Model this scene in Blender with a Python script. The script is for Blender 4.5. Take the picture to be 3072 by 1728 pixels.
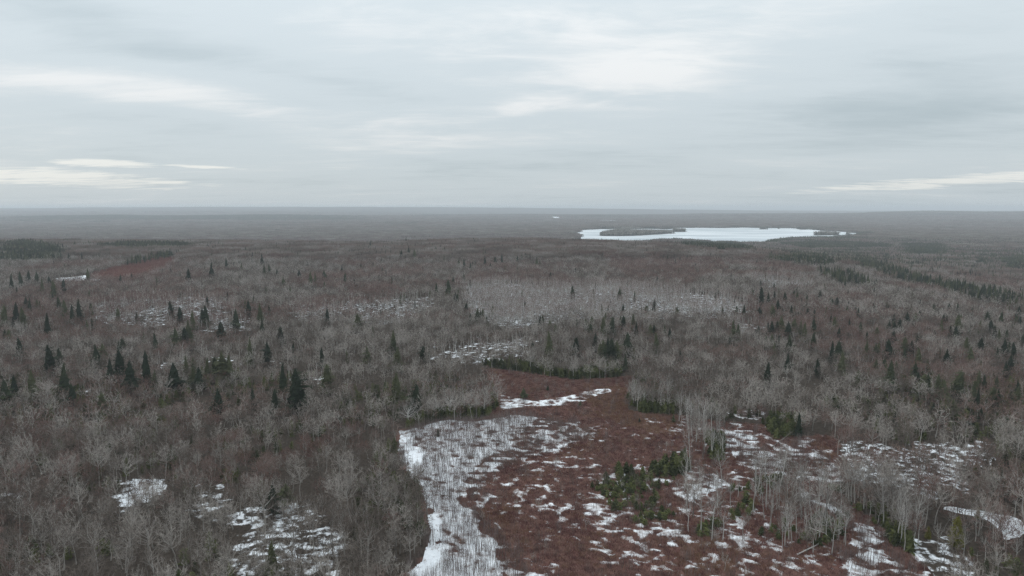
import bpy, math, random
import numpy as np
from mathutils import Vector, geometry as mgeo

# ------------------------------------------------------------------ camera, sky, sun, exposure
for o in list(bpy.data.objects):
    bpy.data.objects.remove(o)
SC = bpy.context.scene
COL = SC.collection
CAM_Z = 84.0
PITCH = math.radians(6.68)
FPX = 1024 * 24.0 / 36.0

cam_d = bpy.data.cameras.new("camera")
cam_d.lens = 24.0
cam_d.sensor_width = 36.0
cam_d.clip_start = 1.0
cam_d.clip_end = 120000.0
cam = bpy.data.objects.new("camera", cam_d)
COL.objects.link(cam)
cam.location = (0, 0, CAM_Z)
cam.rotation_euler = (math.pi / 2 - PITCH, 0, 0)
SC.camera = cam

SUN_EL, SUN_AZ = math.radians(38), math.radians(-60)     # azimuth from +Y towards +X


def build_world():
    w = bpy.data.worlds.new("World")
    SC.world = w
    w.use_nodes = True
    nt = w.node_tree
    nt.nodes.clear()
    N, L = nt.nodes.new, nt.links.new

    def val(v):
        return v

    def math_(op, a, b=None, c=None, clamp=False):
        n = N("ShaderNodeMath")
        n.operation = op
        n.use_clamp = clamp
        for i, s in enumerate((a, b, c)):
            if s is None:
                continue
            if isinstance(s, (int, float)):
                n.inputs[i].default_value = s
            else:
                L(s, n.inputs[i])
        return n.outputs[0]

    tc = N("ShaderNodeTexCoord")
    sep = N("ShaderNodeSeparateXYZ")
    L(tc.outputs["Generated"], sep.inputs[0])
    dx, dy, dz = sep.outputs
    zc = math_('MAXIMUM', dz, 0.0)
    h = math_('ADD', zc, 0.07)
    px = math_('DIVIDE', dx, h)
    py = math_('DIVIDE', dy, h)
    # cloud layer seen in perspective: a flat sheet of stratus overhead
    comb = N("ShaderNodeCombineXYZ")
    L(math_('MULTIPLY', px, 0.62), comb.inputs[0])
    L(math_('MULTIPLY', py, 0.95), comb.inputs[1])
    comb.inputs[2].default_value = 3.7
    rot = N("ShaderNodeVectorRotate")
    rot.rotation_type = 'Z_AXIS'
    rot.inputs["Angle"].default_value = 0.22
    L(comb.outputs[0], rot.inputs["Vector"])
    n1 = N("ShaderNodeTexNoise")
    n1.inputs["Scale"].default_value = 0.62
    n1.inputs["Detail"].default_value = 7
    n1.inputs["Roughness"].default_value = 0.55
    n1.inputs["Distortion"].default_value = 0.35
    L(rot.outputs[0], n1.inputs["Vector"])
    n2 = N("ShaderNodeTexNoise")
    n2.inputs["Scale"].default_value = 2.3
    n2.inputs["Detail"].default_value = 5
    n2.inputs["Roughness"].default_value = 0.6
    n2.inputs["Distortion"].default_value = 0.6
    L(rot.outputs[0], n2.inputs["Vector"])
    base = math_('ADD', math_('MULTIPLY', math_('SUBTRACT', n1.outputs[0], 0.5), 1.5),
                 math_('MULTIPLY', math_('SUBTRACT', n2.outputs[0], 0.5), 0.62))
    comb3 = N("ShaderNodeCombineXYZ")
    L(math_('MULTIPLY', px, 0.9), comb3.inputs[0])
    L(math_('MULTIPLY', py, 2.6), comb3.inputs[1])
    n3 = N("ShaderNodeTexNoise")
    n3.inputs["Scale"].default_value = 1.5
    n3.inputs["Detail"].default_value = 6
    n3.inputs["Roughness"].default_value = 0.62
    n3.inputs["Distortion"].default_value = 0.9
    L(comb3.outputs[0], n3.inputs["Vector"])
    base = math_('ADD', base, math_('MULTIPLY', math_('SUBTRACT', n3.outputs[0], 0.5), 0.5))
    az = math_('ARCTAN2', dx, dy)
    el = math_('ARCSINE', dz)
    # thicker and thinner banks of the stratus: (az, el, half-widths in degrees, tilt, amount)
    banks = [(8, 11.5, 10, 3.0, -6, 0.42), (17, 13, 12, 2.2, 12, 0.42), (-5, 15, 14, 2.4, 0, 0.3),
             (-32, 8.5, 7, 1.2, -8, 0.36), (-21.5, 7.8, 6.5, 1.2, -10, 0.34), (-8, 6.6, 6, 1.5, 0, 0.3), (1.5, 8.3, 4, 0.8, 8, 0.35),
             (30, 7.5, 11, 3.6, 4, -0.36), (-30, 12.2, 9, 2.0, -12, -0.34), (-27, 6.3, 9, 1.2, -3, -0.32),
             (-16, 10.4, 8, 1.5, -6, -0.28), (12, 4.0, 20, 1.5, 0, -0.12)]
    tot = base
    D = math.pi / 180
    for a0, e0, wa, we, tilt, amt in banks:
        ct, st = math.cos(tilt * D), math.sin(tilt * D)
        da = math_('SUBTRACT', az, a0 * D)
        de = math_('SUBTRACT', el, e0 * D)
        u = math_('MULTIPLY', math_('ADD', math_('MULTIPLY', da, ct), math_('MULTIPLY', de, st)), 1 / (wa * D))
        v = math_('MULTIPLY', math_('SUBTRACT', math_('MULTIPLY', de, ct), math_('MULTIPLY', da, st)), 1 / (we * D))
        r2 = math_('ADD', math_('MULTIPLY', u, u), math_('MULTIPLY', v, v))
        g = math_('EXPONENT', math_('MULTIPLY', r2, -1.0))
        tot = math_('ADD', tot, math_('MULTIPLY', math_('MULTIPLY', g, math_('ADD', math_('MULTIPLY', n2.outputs[0], 1.6), 0.2)), amt))
    fac = math_('ADD', math_('MULTIPLY', tot, 0.72), 0.5, clamp=True)
    ramp = N("ShaderNodeValToRGB")
    cr = ramp.color_ramp
    cr.interpolation = 'EASE'
    cr.elements[0].position = 0.0
    cr.elements[0].color = (0.412, 0.48, 0.515, 1)
    cr.elements[1].position = 1.0
    cr.elements[1].color = (0.735, 0.752, 0.757, 1)
    e = cr.elements.new(0.5)
    e.color = (0.55, 0.612, 0.645, 1)
    L(fac, ramp.inputs[0])
    # openings low over the horizon where brighter, warmer light comes through
    gapc = None
    for a0, e0, wa, we, tilt, thr in [(-34.5, 2.15, 10.5, 0.66, -3.0, 0.12), (-30.5, 3.15, 3.6, 0.32, -1.0, 0.10),
                                      (-24, 3.1, 3.0, 0.13, -1.5, 0.05), (34, 1.95, 12.0, 0.42, 3.4, 0.1)]:
        ct, st = math.cos(tilt * D), math.sin(tilt * D)
        da = math_('SUBTRACT', az, a0 * D)
        de = math_('SUBTRACT', el, e0 * D)
        u = math_('MULTIPLY', math_('ADD', math_('MULTIPLY', da, ct), math_('MULTIPLY', de, st)), 1 / (wa * D))
        v = math_('MULTIPLY', math_('SUBTRACT', math_('MULTIPLY', de, ct), math_('MULTIPLY', da, st)), 1 / (we * D))
        r2 = math_('ADD', math_('MULTIPLY', u, u), math_('MULTIPLY', v, v))
        g = math_('SUBTRACT', 1.0, r2)
        g = math_('ADD', g, math_('ADD', math_('MULTIPLY', math_('SUBTRACT', n2.outputs[0], 0.5), 2.2), math_('MULTIPLY', math_('SUBTRACT', n3.outputs[0], 0.5), 3.4)))
        g = math_('MULTIPLY', g, 1.1, clamp=True)
        gapc = g if gapc is None else math_('MAXIMUM', gapc, g)
    mixg = N("ShaderNodeMix")
    mixg.data_type = 'RGBA'
    L(math_('MULTIPLY', gapc, 0.8), mixg.inputs[0])
    L(ramp.outputs[0], mixg.inputs[6])
    mixg.inputs[7].default_value = (0.86, 0.86, 0.82, 1)
    # overcast skies brighten towards the zenith
    zen = math_('ADD', 1.0, math_('MULTIPLY', math_('POWER', zc, 1.0), 1.25))
    lum = N("ShaderNodeVectorMath")
    lum.operation = 'SCALE'
    L(mixg.outputs[2], lum.inputs[0])
    L(zen, lum.inputs["Scale"])
    sky = N("ShaderNodeTexSky")
    sky.sky_type = 'NISHITA'
    sky.sun_disc = False
    sky.sun_elevation = SUN_EL
    sky.sun_rotation = SUN_AZ
    sc2 = N("ShaderNodeVectorMath")
    sc2.operation = 'SCALE'
    L(sky.outputs[0], sc2.inputs[0])
    sc2.inputs["Scale"].default_value = 0.10
    mix = N("ShaderNodeMix")
    mix.data_type = 'RGBA'
    mix.inputs[0].default_value = 0.94
    L(sc2.outputs[0], mix.inputs[6])
    L(lum.outputs[0], mix.inputs[7])
    bg = N("ShaderNodeBackground")
    L(mix.outputs[2], bg.inputs[0])
    bg.inputs[1].default_value = 1.0
    out = N("ShaderNodeOutputWorld")
    L(bg.outputs[0], out.inputs[0])
    w.cycles.sampling_method = 'MANUAL'
    w.cycles.sample_map_resolution = 512


build_world()
sun_d = bpy.data.lights.new("sun", 'SUN')
sun_d.energy = 1.0
sun_d.angle = math.radians(45)
sun_d.color = (1.0, 0.97, 0.93)
sun = bpy.data.objects.new("sun", sun_d)
COL.objects.link(sun)
_sd = Vector((math.sin(SUN_AZ) * math.cos(SUN_EL), math.cos(SUN_AZ) * math.cos(SUN_EL), math.sin(SUN_EL)))
sun.rotation_euler = (-_sd).to_track_quat('-Z', 'Y').to_euler()
sun.location = (0, 0, 400)

vs = SC.view_settings
vs.view_transform = 'Standard'
vs.look = 'None'
vs.exposure = 0.0
vs.gamma = 1.0
vs.use_curve_mapping = False
cy = SC.cycles
cy.max_bounces = 4
cy.diffuse_bounces = 1
cy.glossy_bounces = 1
cy.transmission_bounces = 1
cy.volume_bounces = 0
cy.transparent_max_bounces = 4
cy.use_denoising = True
cy.denoiser = 'OPENIMAGEDENOISE'
cy.denoising_input_passes = 'RGB_ALBEDO_NORMAL'
cy.denoising_prefilter = 'NONE'
cy.use_adaptive_sampling = False
cy.adaptive_threshold = 0.01
cy.caustics_reflective = False
cy.caustics_refractive = False

# ------------------------------------------------------------------ helpers
RNG = np.random.default_rng(11)


def _hash(ix, iy, seed):
    h = (ix.astype(np.int64) * 374761393 + iy.astype(np.int64) * 668265263 + seed * 1442695041) & 0xFFFFFFFF
    h = ((h ^ (h >> 13)) * 1274126177) & 0xFFFFFFFF
    h = h ^ (h >> 16)
    return (h & 0xFFFF) / 65535.0


def vnoise(x, y, seed=0):
    ix, iy = np.floor(x), np.floor(y)
    fx, fy = x - ix, y - iy
    fx = fx * fx * fx * (fx * (fx * 6 - 15) + 10)
    fy = fy * fy * fy * (fy * (fy * 6 - 15) + 10)
    a, b = _hash(ix, iy, seed), _hash(ix + 1, iy, seed)
    c, d = _hash(ix, iy + 1, seed), _hash(ix + 1, iy + 1, seed)
    return (a * (1 - fx) + b * fx) * (1 - fy) + (c * (1 - fx) + d * fx) * fy - 0.5


def fbm(x, y, scale, seed=0, octv=4, rough=0.5):
    x = np.asarray(x, float) / scale
    y = np.asarray(y, float) / scale
    t, a, s = 0, 1.0, 0
    for o in range(octv):
        c, sn = math.cos(0.6 * o), math.sin(0.6 * o)
        t = t + a * vnoise(x * c - y * sn + 17.3 * o, x * sn + y * c - 9.1 * o, seed + o * 7)
        s += a
        a *= rough
        x, y = x * 2.03, y * 2.03
    return t / s


def sstep(a, b, v):
    t = np.clip((v - a) / (b - a), 0, 1)
    return t * t * (3 - 2 * t)


# ---- terrain: drop below eye level, by distance (rows) and bearing (columns)
T_U = np.array([-1.0, -0.75, -0.45, -0.2, 0.0, 0.15, 0.3, 0.45, 0.6, 0.75, 1.0])
T_Y = np.array([60, 250, 600, 900, 1200, 1450, 1800, 2300, 3000, 4600, 6500, 7500, 9000, 12000, 16000, 22000, 31000], float)
T_D = np.array([
    [84, 84, 80, 75, 71, 71, 112, 127, 130, 130, 118, 92, 112, 45, 14, 40, 60],
    [84, 84, 80, 75, 71, 71, 112, 127, 130, 130, 118, 89, 112, 42, -2, 40, 60],
    [84, 84, 80, 76, 73, 73, 112, 127, 130, 130, 114, 81, 112, 52, -36, 20, 60],
    [84, 84, 81, 78, 75, 77, 114, 127, 130, 130, 116, 91, 104, 75, -38, 20, 60],
    [84, 84, 82, 77, 70, 66, 114, 127, 130, 130, 119, 106, 90, 145, -22, 30, 60],
    [84, 84, 80, 76, 72, 74, 116, 127, 130, 131, 121, 106, 80, 145, 10, 40, 80],
    [84, 84, 80, 76, 75, 83, 116, 126, 130, 131, 121, 102, 76, 140, 48, 70, 90],
    [84, 84, 80, 79, 90, 108, 118, 125, 131, 131, 119, 95, 68, 130, 80, 90, 100],
    [84, 84, 82, 91, 108, 115, 119, 125, 131, 130, 116, 88, 34, 120, 84, 90, 100],
    [84, 84, 87, 105, 114, 118, 121, 126, 130, 126, 110, 82, 44, 120, 84, 90, 100],
    [84, 85, 94, 108, 115, 118, 121, 126, 130, 122, 105, 80, 48, 120, 84, 90, 100]], float)


def _dense():
    ny, nu = 320, 160
    ly = np.linspace(math.log(60), math.log(31000), ny)
    lu = np.linspace(-1, 1, nu)
    a = np.stack([np.interp(ly, np.log(T_Y), T_D[i]) for i in range(len(T_U))])
    g = np.stack([np.interp(lu, T_U, a[:, j]) for j in range(ny)], 1)
    k = np.exp(-0.5 * (np.arange(-8, 9) / 3.2) ** 2)
    k /= k.sum()
    p = np.pad(g, 8, mode='edge')
    p = np.stack([np.convolve(r, k, 'valid') for r in p])
    p = np.stack([np.convolve(c, k, 'valid') for c in p.T], 1)
    return p


GRID = _dense()


def hz(x, y):
    """ground height (world z)"""
    x = np.asarray(x, float)
    y = np.asarray(y, float)
    yy = np.clip(y, 61, 30900)
    u = np.clip(x / np.maximum(y + 0.0, 100), -0.999, 0.999)
    fy = (np.log(yy) - math.log(60)) / (math.log(31000) - math.log(60)) * (GRID.shape[1] - 1)
    fu = (u + 1) / 2 * (GRID.shape[0] - 1)
    i, j = np.floor(fu).astype(int), np.floor(fy).astype(int)
    i = np.minimum(i, GRID.shape[0] - 2)
    j = np.minimum(j, GRID.shape[1] - 2)
    a, b = fu - i, fy - j
    d = (GRID[i, j] * (1 - a) + GRID[i + 1, j] * a) * (1 - b) + (GRID[i, j + 1] * (1 - a) + GRID[i + 1, j + 1] * a) * b
    z = CAM_Z - d
    z = z + fbm(x, y, 90, 3, 2) * 4.0 * sstep(100, 500, yy)
    far = sstep(1700, 2600, yy) * (1 - 0.92 * np.exp(-((yy - 3400) / 1100) ** 2))
    z = z + fbm(x, y, 900, 5, 3) * 26 * far + fbm(x, y, 1900, 9, 3) * 15 * sstep(5200, 9000, yy)
    return z


def ray(sx, sy):
    """ray direction per metre forward for source pixel (3072 x 1728)"""
    cx = (np.asarray(sx, float) / 3.0 - 512) / FPX
    cyv = (np.asarray(sy, float) / 3.0 - 288) / FPX
    f = math.cos(PITCH) - cyv * math.sin(PITCH)
    up = -math.sin(PITCH) - cyv * math.cos(PITCH)
    return cx / f, up / f


YS = np.exp(np.linspace(math.log(110), math.log(25000), 2600))


def unproj(sx, sy, off=0.0):
    kx, kz = ray(sx, sy)
    z = CAM_Z + kz * YS
    g = hz(kx * YS, YS) + off
    hit = np.nonzero(z <= g)[0]
    if len(hit) == 0:
        return kx * 20000, 20000.0
    i = hit[0]
    if i == 0:
        return kx * YS[0], YS[0]
    a0, a1 = z[i - 1] - g[i - 1], z[i] - g[i]
    Y = YS[i - 1] + (YS[i] - YS[i - 1]) * a0 / (a0 - a1)
    return kx * Y, Y


def proj(x, y, z):
    dz = np.asarray(z) - CAM_Z
    dep = y * math.cos(PITCH) - dz * math.sin(PITCH)
    v = -(dz * math.cos(PITCH) + y * math.sin(PITCH))
    return (512 + FPX * x / dep) * 3, (288 + FPX * v / dep) * 3


ZO = {1: (0, 1128), 2: (1024, 1128), 3: (2048, 1128), 4: (0, 600), 5: (1024, 600), 6: (2048, 600)}
ZS = 2473 / 1024.0


def Zp(k, x, y):
    return ZO[k][0] + x / ZS, ZO[k][1] + y / ZS


def wpoly(pts, off=0.0):
    """polygon given as (zoom, x, y) -> world XY on the ground"""
    return np.array([unproj(*Zp(*p), off=off) for p in pts])


def zpoly(k, pts, off=0.0):
    return wpoly([(k, a, b) for a, b in pts], off)


def inside(poly, x, y):
    x = np.asarray(x, float)
    y = np.asarray(y, float)
    r = np.zeros(x.shape, bool)
    n = len(poly)
    for i in range(n):
        x0, y0 = poly[i]
        x1, y1 = poly[(i + 1) % n]
        if y0 == y1:
            continue
        c = ((y0 > y) != (y1 > y)) & (x < (x1 - x0) * (y - y0) / (y1 - y0) + x0)
        r ^= c
    return r


def in_any(polys, x, y, jit=3.0, seed=40):
    jx = fbm(x, y, 9, seed, 3) * jit * 2.6
    jy = fbm(x, y, 9, seed + 3, 3) * jit * 2.6
    r = np.zeros(np.shape(x), bool)
    for p in polys:
        r |= inside(p, x + jx, y + jy)
    return r


# ------------------------------------------------------------------ materials
def new_mat(name):
    m = bpy.data.materials.new(name)
    m.use_nodes = True
    m.node_tree.nodes.clear()
    return m, m.node_tree.nodes.new, m.node_tree.links.new


def foliage_mat(name, cols, scale, rand=0.35, fine=None):
    """diffuse bark / needles: stand-to-stand colour from world position, plus a shift per plant"""
    m, N, L = new_mat(name)
    geo = N("ShaderNodeNewGeometry")
    nz = N("ShaderNodeTexNoise")
    nz.inputs["Scale"].default_value = 1.0 / scale
    nz.inputs["Detail"].default_value = 3
    L(geo.outputs["Position"], nz.inputs["Vector"])
    oi = N("ShaderNodeObjectInfo")
    a = N("ShaderNodeMath")
    a.operation = 'MULTIPLY_ADD'
    L(oi.outputs["Random"], a.inputs[0])
    a.inputs[1].default_value = rand
    a.inputs[2].default_value = -rand / 2
    b = N("ShaderNodeMath")
    b.operation = 'ADD'
    L(nz.outputs[0], b.inputs[0])
    L(a.outputs[0], b.inputs[1])
    rp = N("ShaderNodeValToRGB")
    cr = rp.color_ramp
    cr.elements[0].position = 0.30
    cr.elements[0].color = (*cols[0], 1)
    cr.elements[1].position = 0.70
    cr.elements[1].color = (*cols[-1], 1)
    for i, c in enumerate(cols[1:-1]):
        e = cr.elements.new(0.30 + 0.4 * (i + 1) / (len(cols) - 1))
        e.color = (*c, 1)
    L(b.outputs[0], rp.inputs[0])
    d = N("ShaderNodeBsdfDiffuse")
    L(rp.outputs[0], d.inputs[0])
    o = N("ShaderNodeOutputMaterial")
    L(d.outputs[0], o.inputs[0])
    return m


M = {}
M['trunk_grey'] = foliage_mat('grey_bark', [(0.14, 0.122, 0.108), (0.235, 0.212, 0.192), (0.39, 0.362, 0.335)], 30, 0.85)
M['twig_grey'] = foliage_mat('grey_twigs', [(0.125, 0.099, 0.084), (0.225, 0.189, 0.165), (0.375, 0.338, 0.306)], 40, 0.85)
M['twig_red'] = foliage_mat('red_brown_twigs', [(0.145, 0.084, 0.072), (0.195, 0.120, 0.104), (0.25, 0.175, 0.152)], 40, 0.85)
M['far_grey'] = foliage_mat('far_grey_twigs', [(0.135, 0.105, 0.090), (0.215, 0.178, 0.156), (0.32, 0.285, 0.258)], 60, 0.22)
M['far_red'] = foliage_mat('far_red_brown_twigs', [(0.150, 0.098, 0.085), (0.195, 0.138, 0.120), (0.26, 0.20, 0.176)], 60, 0.22)
M['twig_deepred'] = foliage_mat('dark_red_twigs', [(0.155, 0.066, 0.060), (0.185, 0.085, 0.076), (0.20, 0.115, 0.095)], 12, 0.5)
M['trunk_pale'] = foliage_mat('pale_bark', [(0.34, 0.32, 0.30), (0.43, 0.41, 0.385), (0.52, 0.50, 0.475)], 20, 0.6)
M['twig_pale'] = foliage_mat('pale_twigs', [(0.22, 0.198, 0.18), (0.29, 0.265, 0.245), (0.36, 0.335, 0.31)], 25, 0.6)
M['needle'] = foliage_mat('spruce_needles', [(0.026, 0.034, 0.023), (0.042, 0.052, 0.032), (0.078, 0.082, 0.046)], 25, 0.9)
M['needle_green'] = foliage_mat('fir_needles', [(0.042, 0.048, 0.024), (0.066, 0.074, 0.032), (0.098, 0.104, 0.044)], 6, 0.9)
M['needle_olive'] = foliage_mat('olive_needles', [(0.075, 0.075, 0.022), (0.10, 0.095, 0.026), (0.12, 0.11, 0.03)], 4, 0.6)
M['bark_dark'] = foliage_mat('dark_bark', [(0.07, 0.058, 0.048), (0.10, 0.085, 0.07), (0.13, 0.115, 0.10)], 10, 0.4)
M['brush'] = foliage_mat('red_brush', [(0.125, 0.060, 0.056), (0.210, 0.108, 0.097), (0.30, 0.18, 0.15)], 7, 0.95)
M['brush_tan'] = foliage_mat('tan_brush', [(0.17, 0.092, 0.062), (0.225, 0.130, 0.083), (0.28, 0.18, 0.12)], 9, 0.7)
M['sapling'] = foliage_mat('sapling_bark', [(0.17, 0.125, 0.115), (0.21, 0.165, 0.15), (0.26, 0.215, 0.20)], 9, 0.6)


def ground_mat():
    m, N, L = new_mat('forest_floor')
    at = N("ShaderNodeAttribute")
    at.attribute_name = 'snow'
    ar = N("ShaderNodeAttribute")
    ar.attribute_name = 'redness'
    geo = N("ShaderNodeNewGeometry")
    n = N("ShaderNodeTexNoise")
    n.inputs["Scale"].default_value = 0.33
    n.inputs["Detail"].default_value = 6
    n.inputs["Roughness"].default_value = 0.6
    L(geo.outputs["Position"], n.inputs["Vector"])
    s = N("ShaderNodeMath")
    s.operation = 'MULTIPLY_ADD'
    L(n.outputs[0], s.inputs[0])
    s.inputs[1].default_value = 1.6
    L(at.outputs["Fac"], s.inputs[2])
    mr = N("ShaderNodeMapRange")
    mr.interpolation_type = 'SMOOTHSTEP'
    L(s.outputs[0], mr.inputs[0])
    mr.inputs[1].default_value = 1.22
    mr.inputs[2].default_value = 1.42
    lit = N("ShaderNodeValToRGB")
    cr = lit.color_ramp
    cr.elements[0].position = 0.32
    cr.elements[0].color = (0.036, 0.029, 0.024, 1)
    cr.elements[1].position = 0.7
    cr.elements[1].color = (0.078, 0.063, 0.052, 1)
    n3 = N("ShaderNodeTexNoise")
    n3.inputs["Scale"].default_value = 0.9
    n3.inputs["Detail"].default_value = 5
    L(geo.outputs["Position"], n3.inputs["Vector"])
    L(n3.outputs[0], lit.inputs[0])
    red = N("ShaderNodeMix")
    red.data_type = 'RGBA'
    L(ar.outputs["Fac"], red.inputs[0])
    L(lit.outputs[0], red.inputs[6])
    red.inputs[7].default_value = (0.15, 0.082, 0.068, 1)
    mx = N("ShaderNodeMix")
    mx.data_type = 'RGBA'
    L(mr.outputs[0], mx.inputs[0])
    L(red.outputs[2], mx.inputs[6])
    mx.inputs[7].default_value = (0.78, 0.80, 0.83, 1)
    d = N("ShaderNodeBsdfDiffuse")
    L(mx.outputs[2], d.inputs[0])
    o = N("ShaderNodeOutputMaterial")
    L(d.outputs[0], o.inputs[0])
    return m


def snow_mat():
    m, N, L = new_mat('old_snow')
    geo = N("ShaderNodeNewGeometry")
    n = N("ShaderNodeTexNoise")
    n.inputs["Scale"].default_value = 0.8
    n.inputs["Detail"].default_value = 6
    n.inputs["Roughness"].default_value = 0.65
    L(geo.outputs["Position"], n.inputs["Vector"])
    rp = N("ShaderNodeValToRGB")
    rp.color_ramp.elements[0].position = 0.3
    rp.color_ramp.elements[0].color = (0.66, 0.68, 0.71, 1)
    rp.color_ramp.elements[1].position = 0.62
    rp.color_ramp.elements[1].color = (0.82, 0.84, 0.87, 1)
    L(n.outputs[0], rp.inputs[0])
    dep = N("ShaderNodeAttribute")
    dep.attribute_name = 'depth'
    dn = N("ShaderNodeMath")
    dn.operation = 'MULTIPLY_ADD'
    L(n.outputs[0], dn.inputs[0])
    dn.inputs[1].default_value = 0.35
    L(dep.outputs["Fac"], dn.inputs[2])
    dm = N("ShaderNodeMapRange")
    L(dn.outputs[0], dm.inputs[0])
    dm.inputs[1].default_value = 0.18
    dm.inputs[2].default_value = 0.48
    thin = N("ShaderNodeMix")
    thin.data_type = 'RGBA'
    L(dm.outputs[0], thin.inputs[0])
    thin.inputs[6].default_value = (0.34, 0.30, 0.29, 1)
    L(rp.outputs[0], thin.inputs[7])
    bp = N("ShaderNodeBump")
    bp.inputs["Strength"].default_value = 0.4
    bp.inputs["Distance"].default_value = 0.25
    L(n.outputs[0], bp.inputs["Height"])
    d = N("ShaderNodeBsdfPrincipled")
    d.inputs["Roughness"].default_value = 0.7
    d.inputs["Specular IOR Level"].default_value = 0.2
    L(thin.outputs[2], d.inputs["Base Color"])
    L(bp.outputs[0], d.inputs["Normal"])
    o = N("ShaderNodeOutputMaterial")
    L(d.outputs[0], o.inputs[0])
    return m


def ice_mat():
    m, N, L = new_mat('lake_ice')
    geo = N("ShaderNodeNewGeometry")
    mp = N("ShaderNodeMapping")
    mp.inputs["Rotation"].default_value = (0, 0, 0.35)
    mp.inputs["Scale"].default_value = (0.0016, 0.006, 0.004)
    L(geo.outputs["Position"], mp.inputs[0])
    n = N("ShaderNodeTexNoise")
    n.inputs["Scale"].default_value = 1.3
    n.inputs["Detail"].default_value = 8
    n.inputs["Roughness"].default_value = 0.62
    n.inputs["Distortion"].default_value = 0.8
    L(mp.outputs[0], n.inputs["Vector"])
    rp = N("ShaderNodeValToRGB")
    cr = rp.color_ramp
    cr.elements[0].position = 0.38
    cr.elements[0].color = (0.37, 0.42, 0.45, 1)
    cr.elements[1].position = 0.62
    cr.elements[1].color = (0.86, 0.88, 0.90, 1)
    e = cr.elements.new(0.50)
    e.color = (0.56, 0.605, 0.63, 1)
    L(n.outputs[0], rp.inputs[0])
    d = N("ShaderNodeBsdfPrincipled")
    d.inputs["Roughness"].default_value = 0.5
    L(rp.outputs[0], d.inputs["Base Color"])
    o = N("ShaderNodeOutputMaterial")
    L(d.outputs[0], o.inputs[0])
    return m


M['ground'] = ground_mat()
M['snow'] = snow_mat()
M['ice'] = ice_mat()


# ------------------------------------------------------------------ object helpers
def tag(o, label=None, cat=None, group=None, kind=None):
    if label:
        o['label'] = label
    if cat:
        o['category'] = cat
    if group:
        o['group'] = group
    if kind:
        o['kind'] = kind
    return o


def link(name, data, parent=None):
    o = bpy.data.objects.new(name, data)
    COL.objects.link(o)
    if parent is not None:
        o.parent = parent
    return o


class Mesh:
    """collects tubes, strips and triangles; one material slot per name"""

    def __init__(s):
        s.v, s.f, s.m = [], [], []

    def tri(s, a, b, c, mi=0):
        n = len(s.v)
        s.v += [tuple(a), tuple(b), tuple(c)]
        s.f.append((n, n + 1, n + 2))
        s.m.append(mi)

    def strip(s, pts, side, w, mi=0):
        """flat tapering twig: pts along it, side = width direction, w = widths"""
        n = len(s.v)
        k = len(pts)
        for i in range(k - 1):
            s.v.append(tuple(pts[i] - side * w[i] * 0.5))
            s.v.append(tuple(pts[i] + side * w[i] * 0.5))
        s.v.append(tuple(pts[-1]))
        for i in range(k - 2):
            a = n + 2 * i
            s.f.append((a, a + 1, a + 3, a + 2))
            s.m.append(mi)
        a = n + 2 * (k - 2)
        s.f.append((a, a + 1, a + 2))
        s.m.append(mi)

    def tube(s, pts, rad, sides=4, mi=0, cap=True):
        n = len(s.v)
        k = len(pts)
        for i, p in enumerate(pts):
            d = pts[min(i + 1, k - 1)] - pts[max(i - 1, 0)]
            d = d / (np.linalg.norm(d) + 1e-9)
            a = np.cross(d, (0.3, 0.9, 0.1) if abs(d[2]) > 0.9 else (0, 0, 1.0))
            a /= np.linalg.norm(a) + 1e-9
            b = np.cross(d, a)
            for j in range(sides):
                t = 2 * math.pi * j / sides
                s.v.append(tuple(p + (a * math.cos(t) + b * math.sin(t)) * rad[i]))
        for i in range(k - 1):
            for j in range(sides):
                a0 = n + i * sides + j
                a1 = n + i * sides + (j + 1) % sides
                s.f.append((a0, a1, a1 + sides, a0 + sides))
                s.m.append(mi)
        if cap:
            s.f.append(tuple(n + (k - 1) * sides + j for j in range(sides)))
            s.m.append(mi)

    def join(s, o, mat=None, off=(0, 0, 0), sc=1.0, rz=0.0, mi_add=0):
        n = len(s.v)
        c, q = math.cos(rz) * sc, math.sin(rz) * sc
        s.v += [(x * c - y * q + off[0], x * q + y * c + off[1], z * sc + off[2]) for x, y, z in o.v]
        s.f += [tuple(i + n for i in f) for f in o.f]
        s.m += [i + mi_add for i in o.m]

    def data(s, name, mats):
        me = bpy.data.meshes.new(name)
        me.from_pydata(s.v, [], s.f)
        for mt in mats:
            me.materials.append(mt)
        if len(mats) > 1:
            me.polygons.foreach_set('material_index', s.m)
        me.update()
        return me


def nrm(v):
    return v / (np.linalg.norm(v) + 1e-9)


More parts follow.
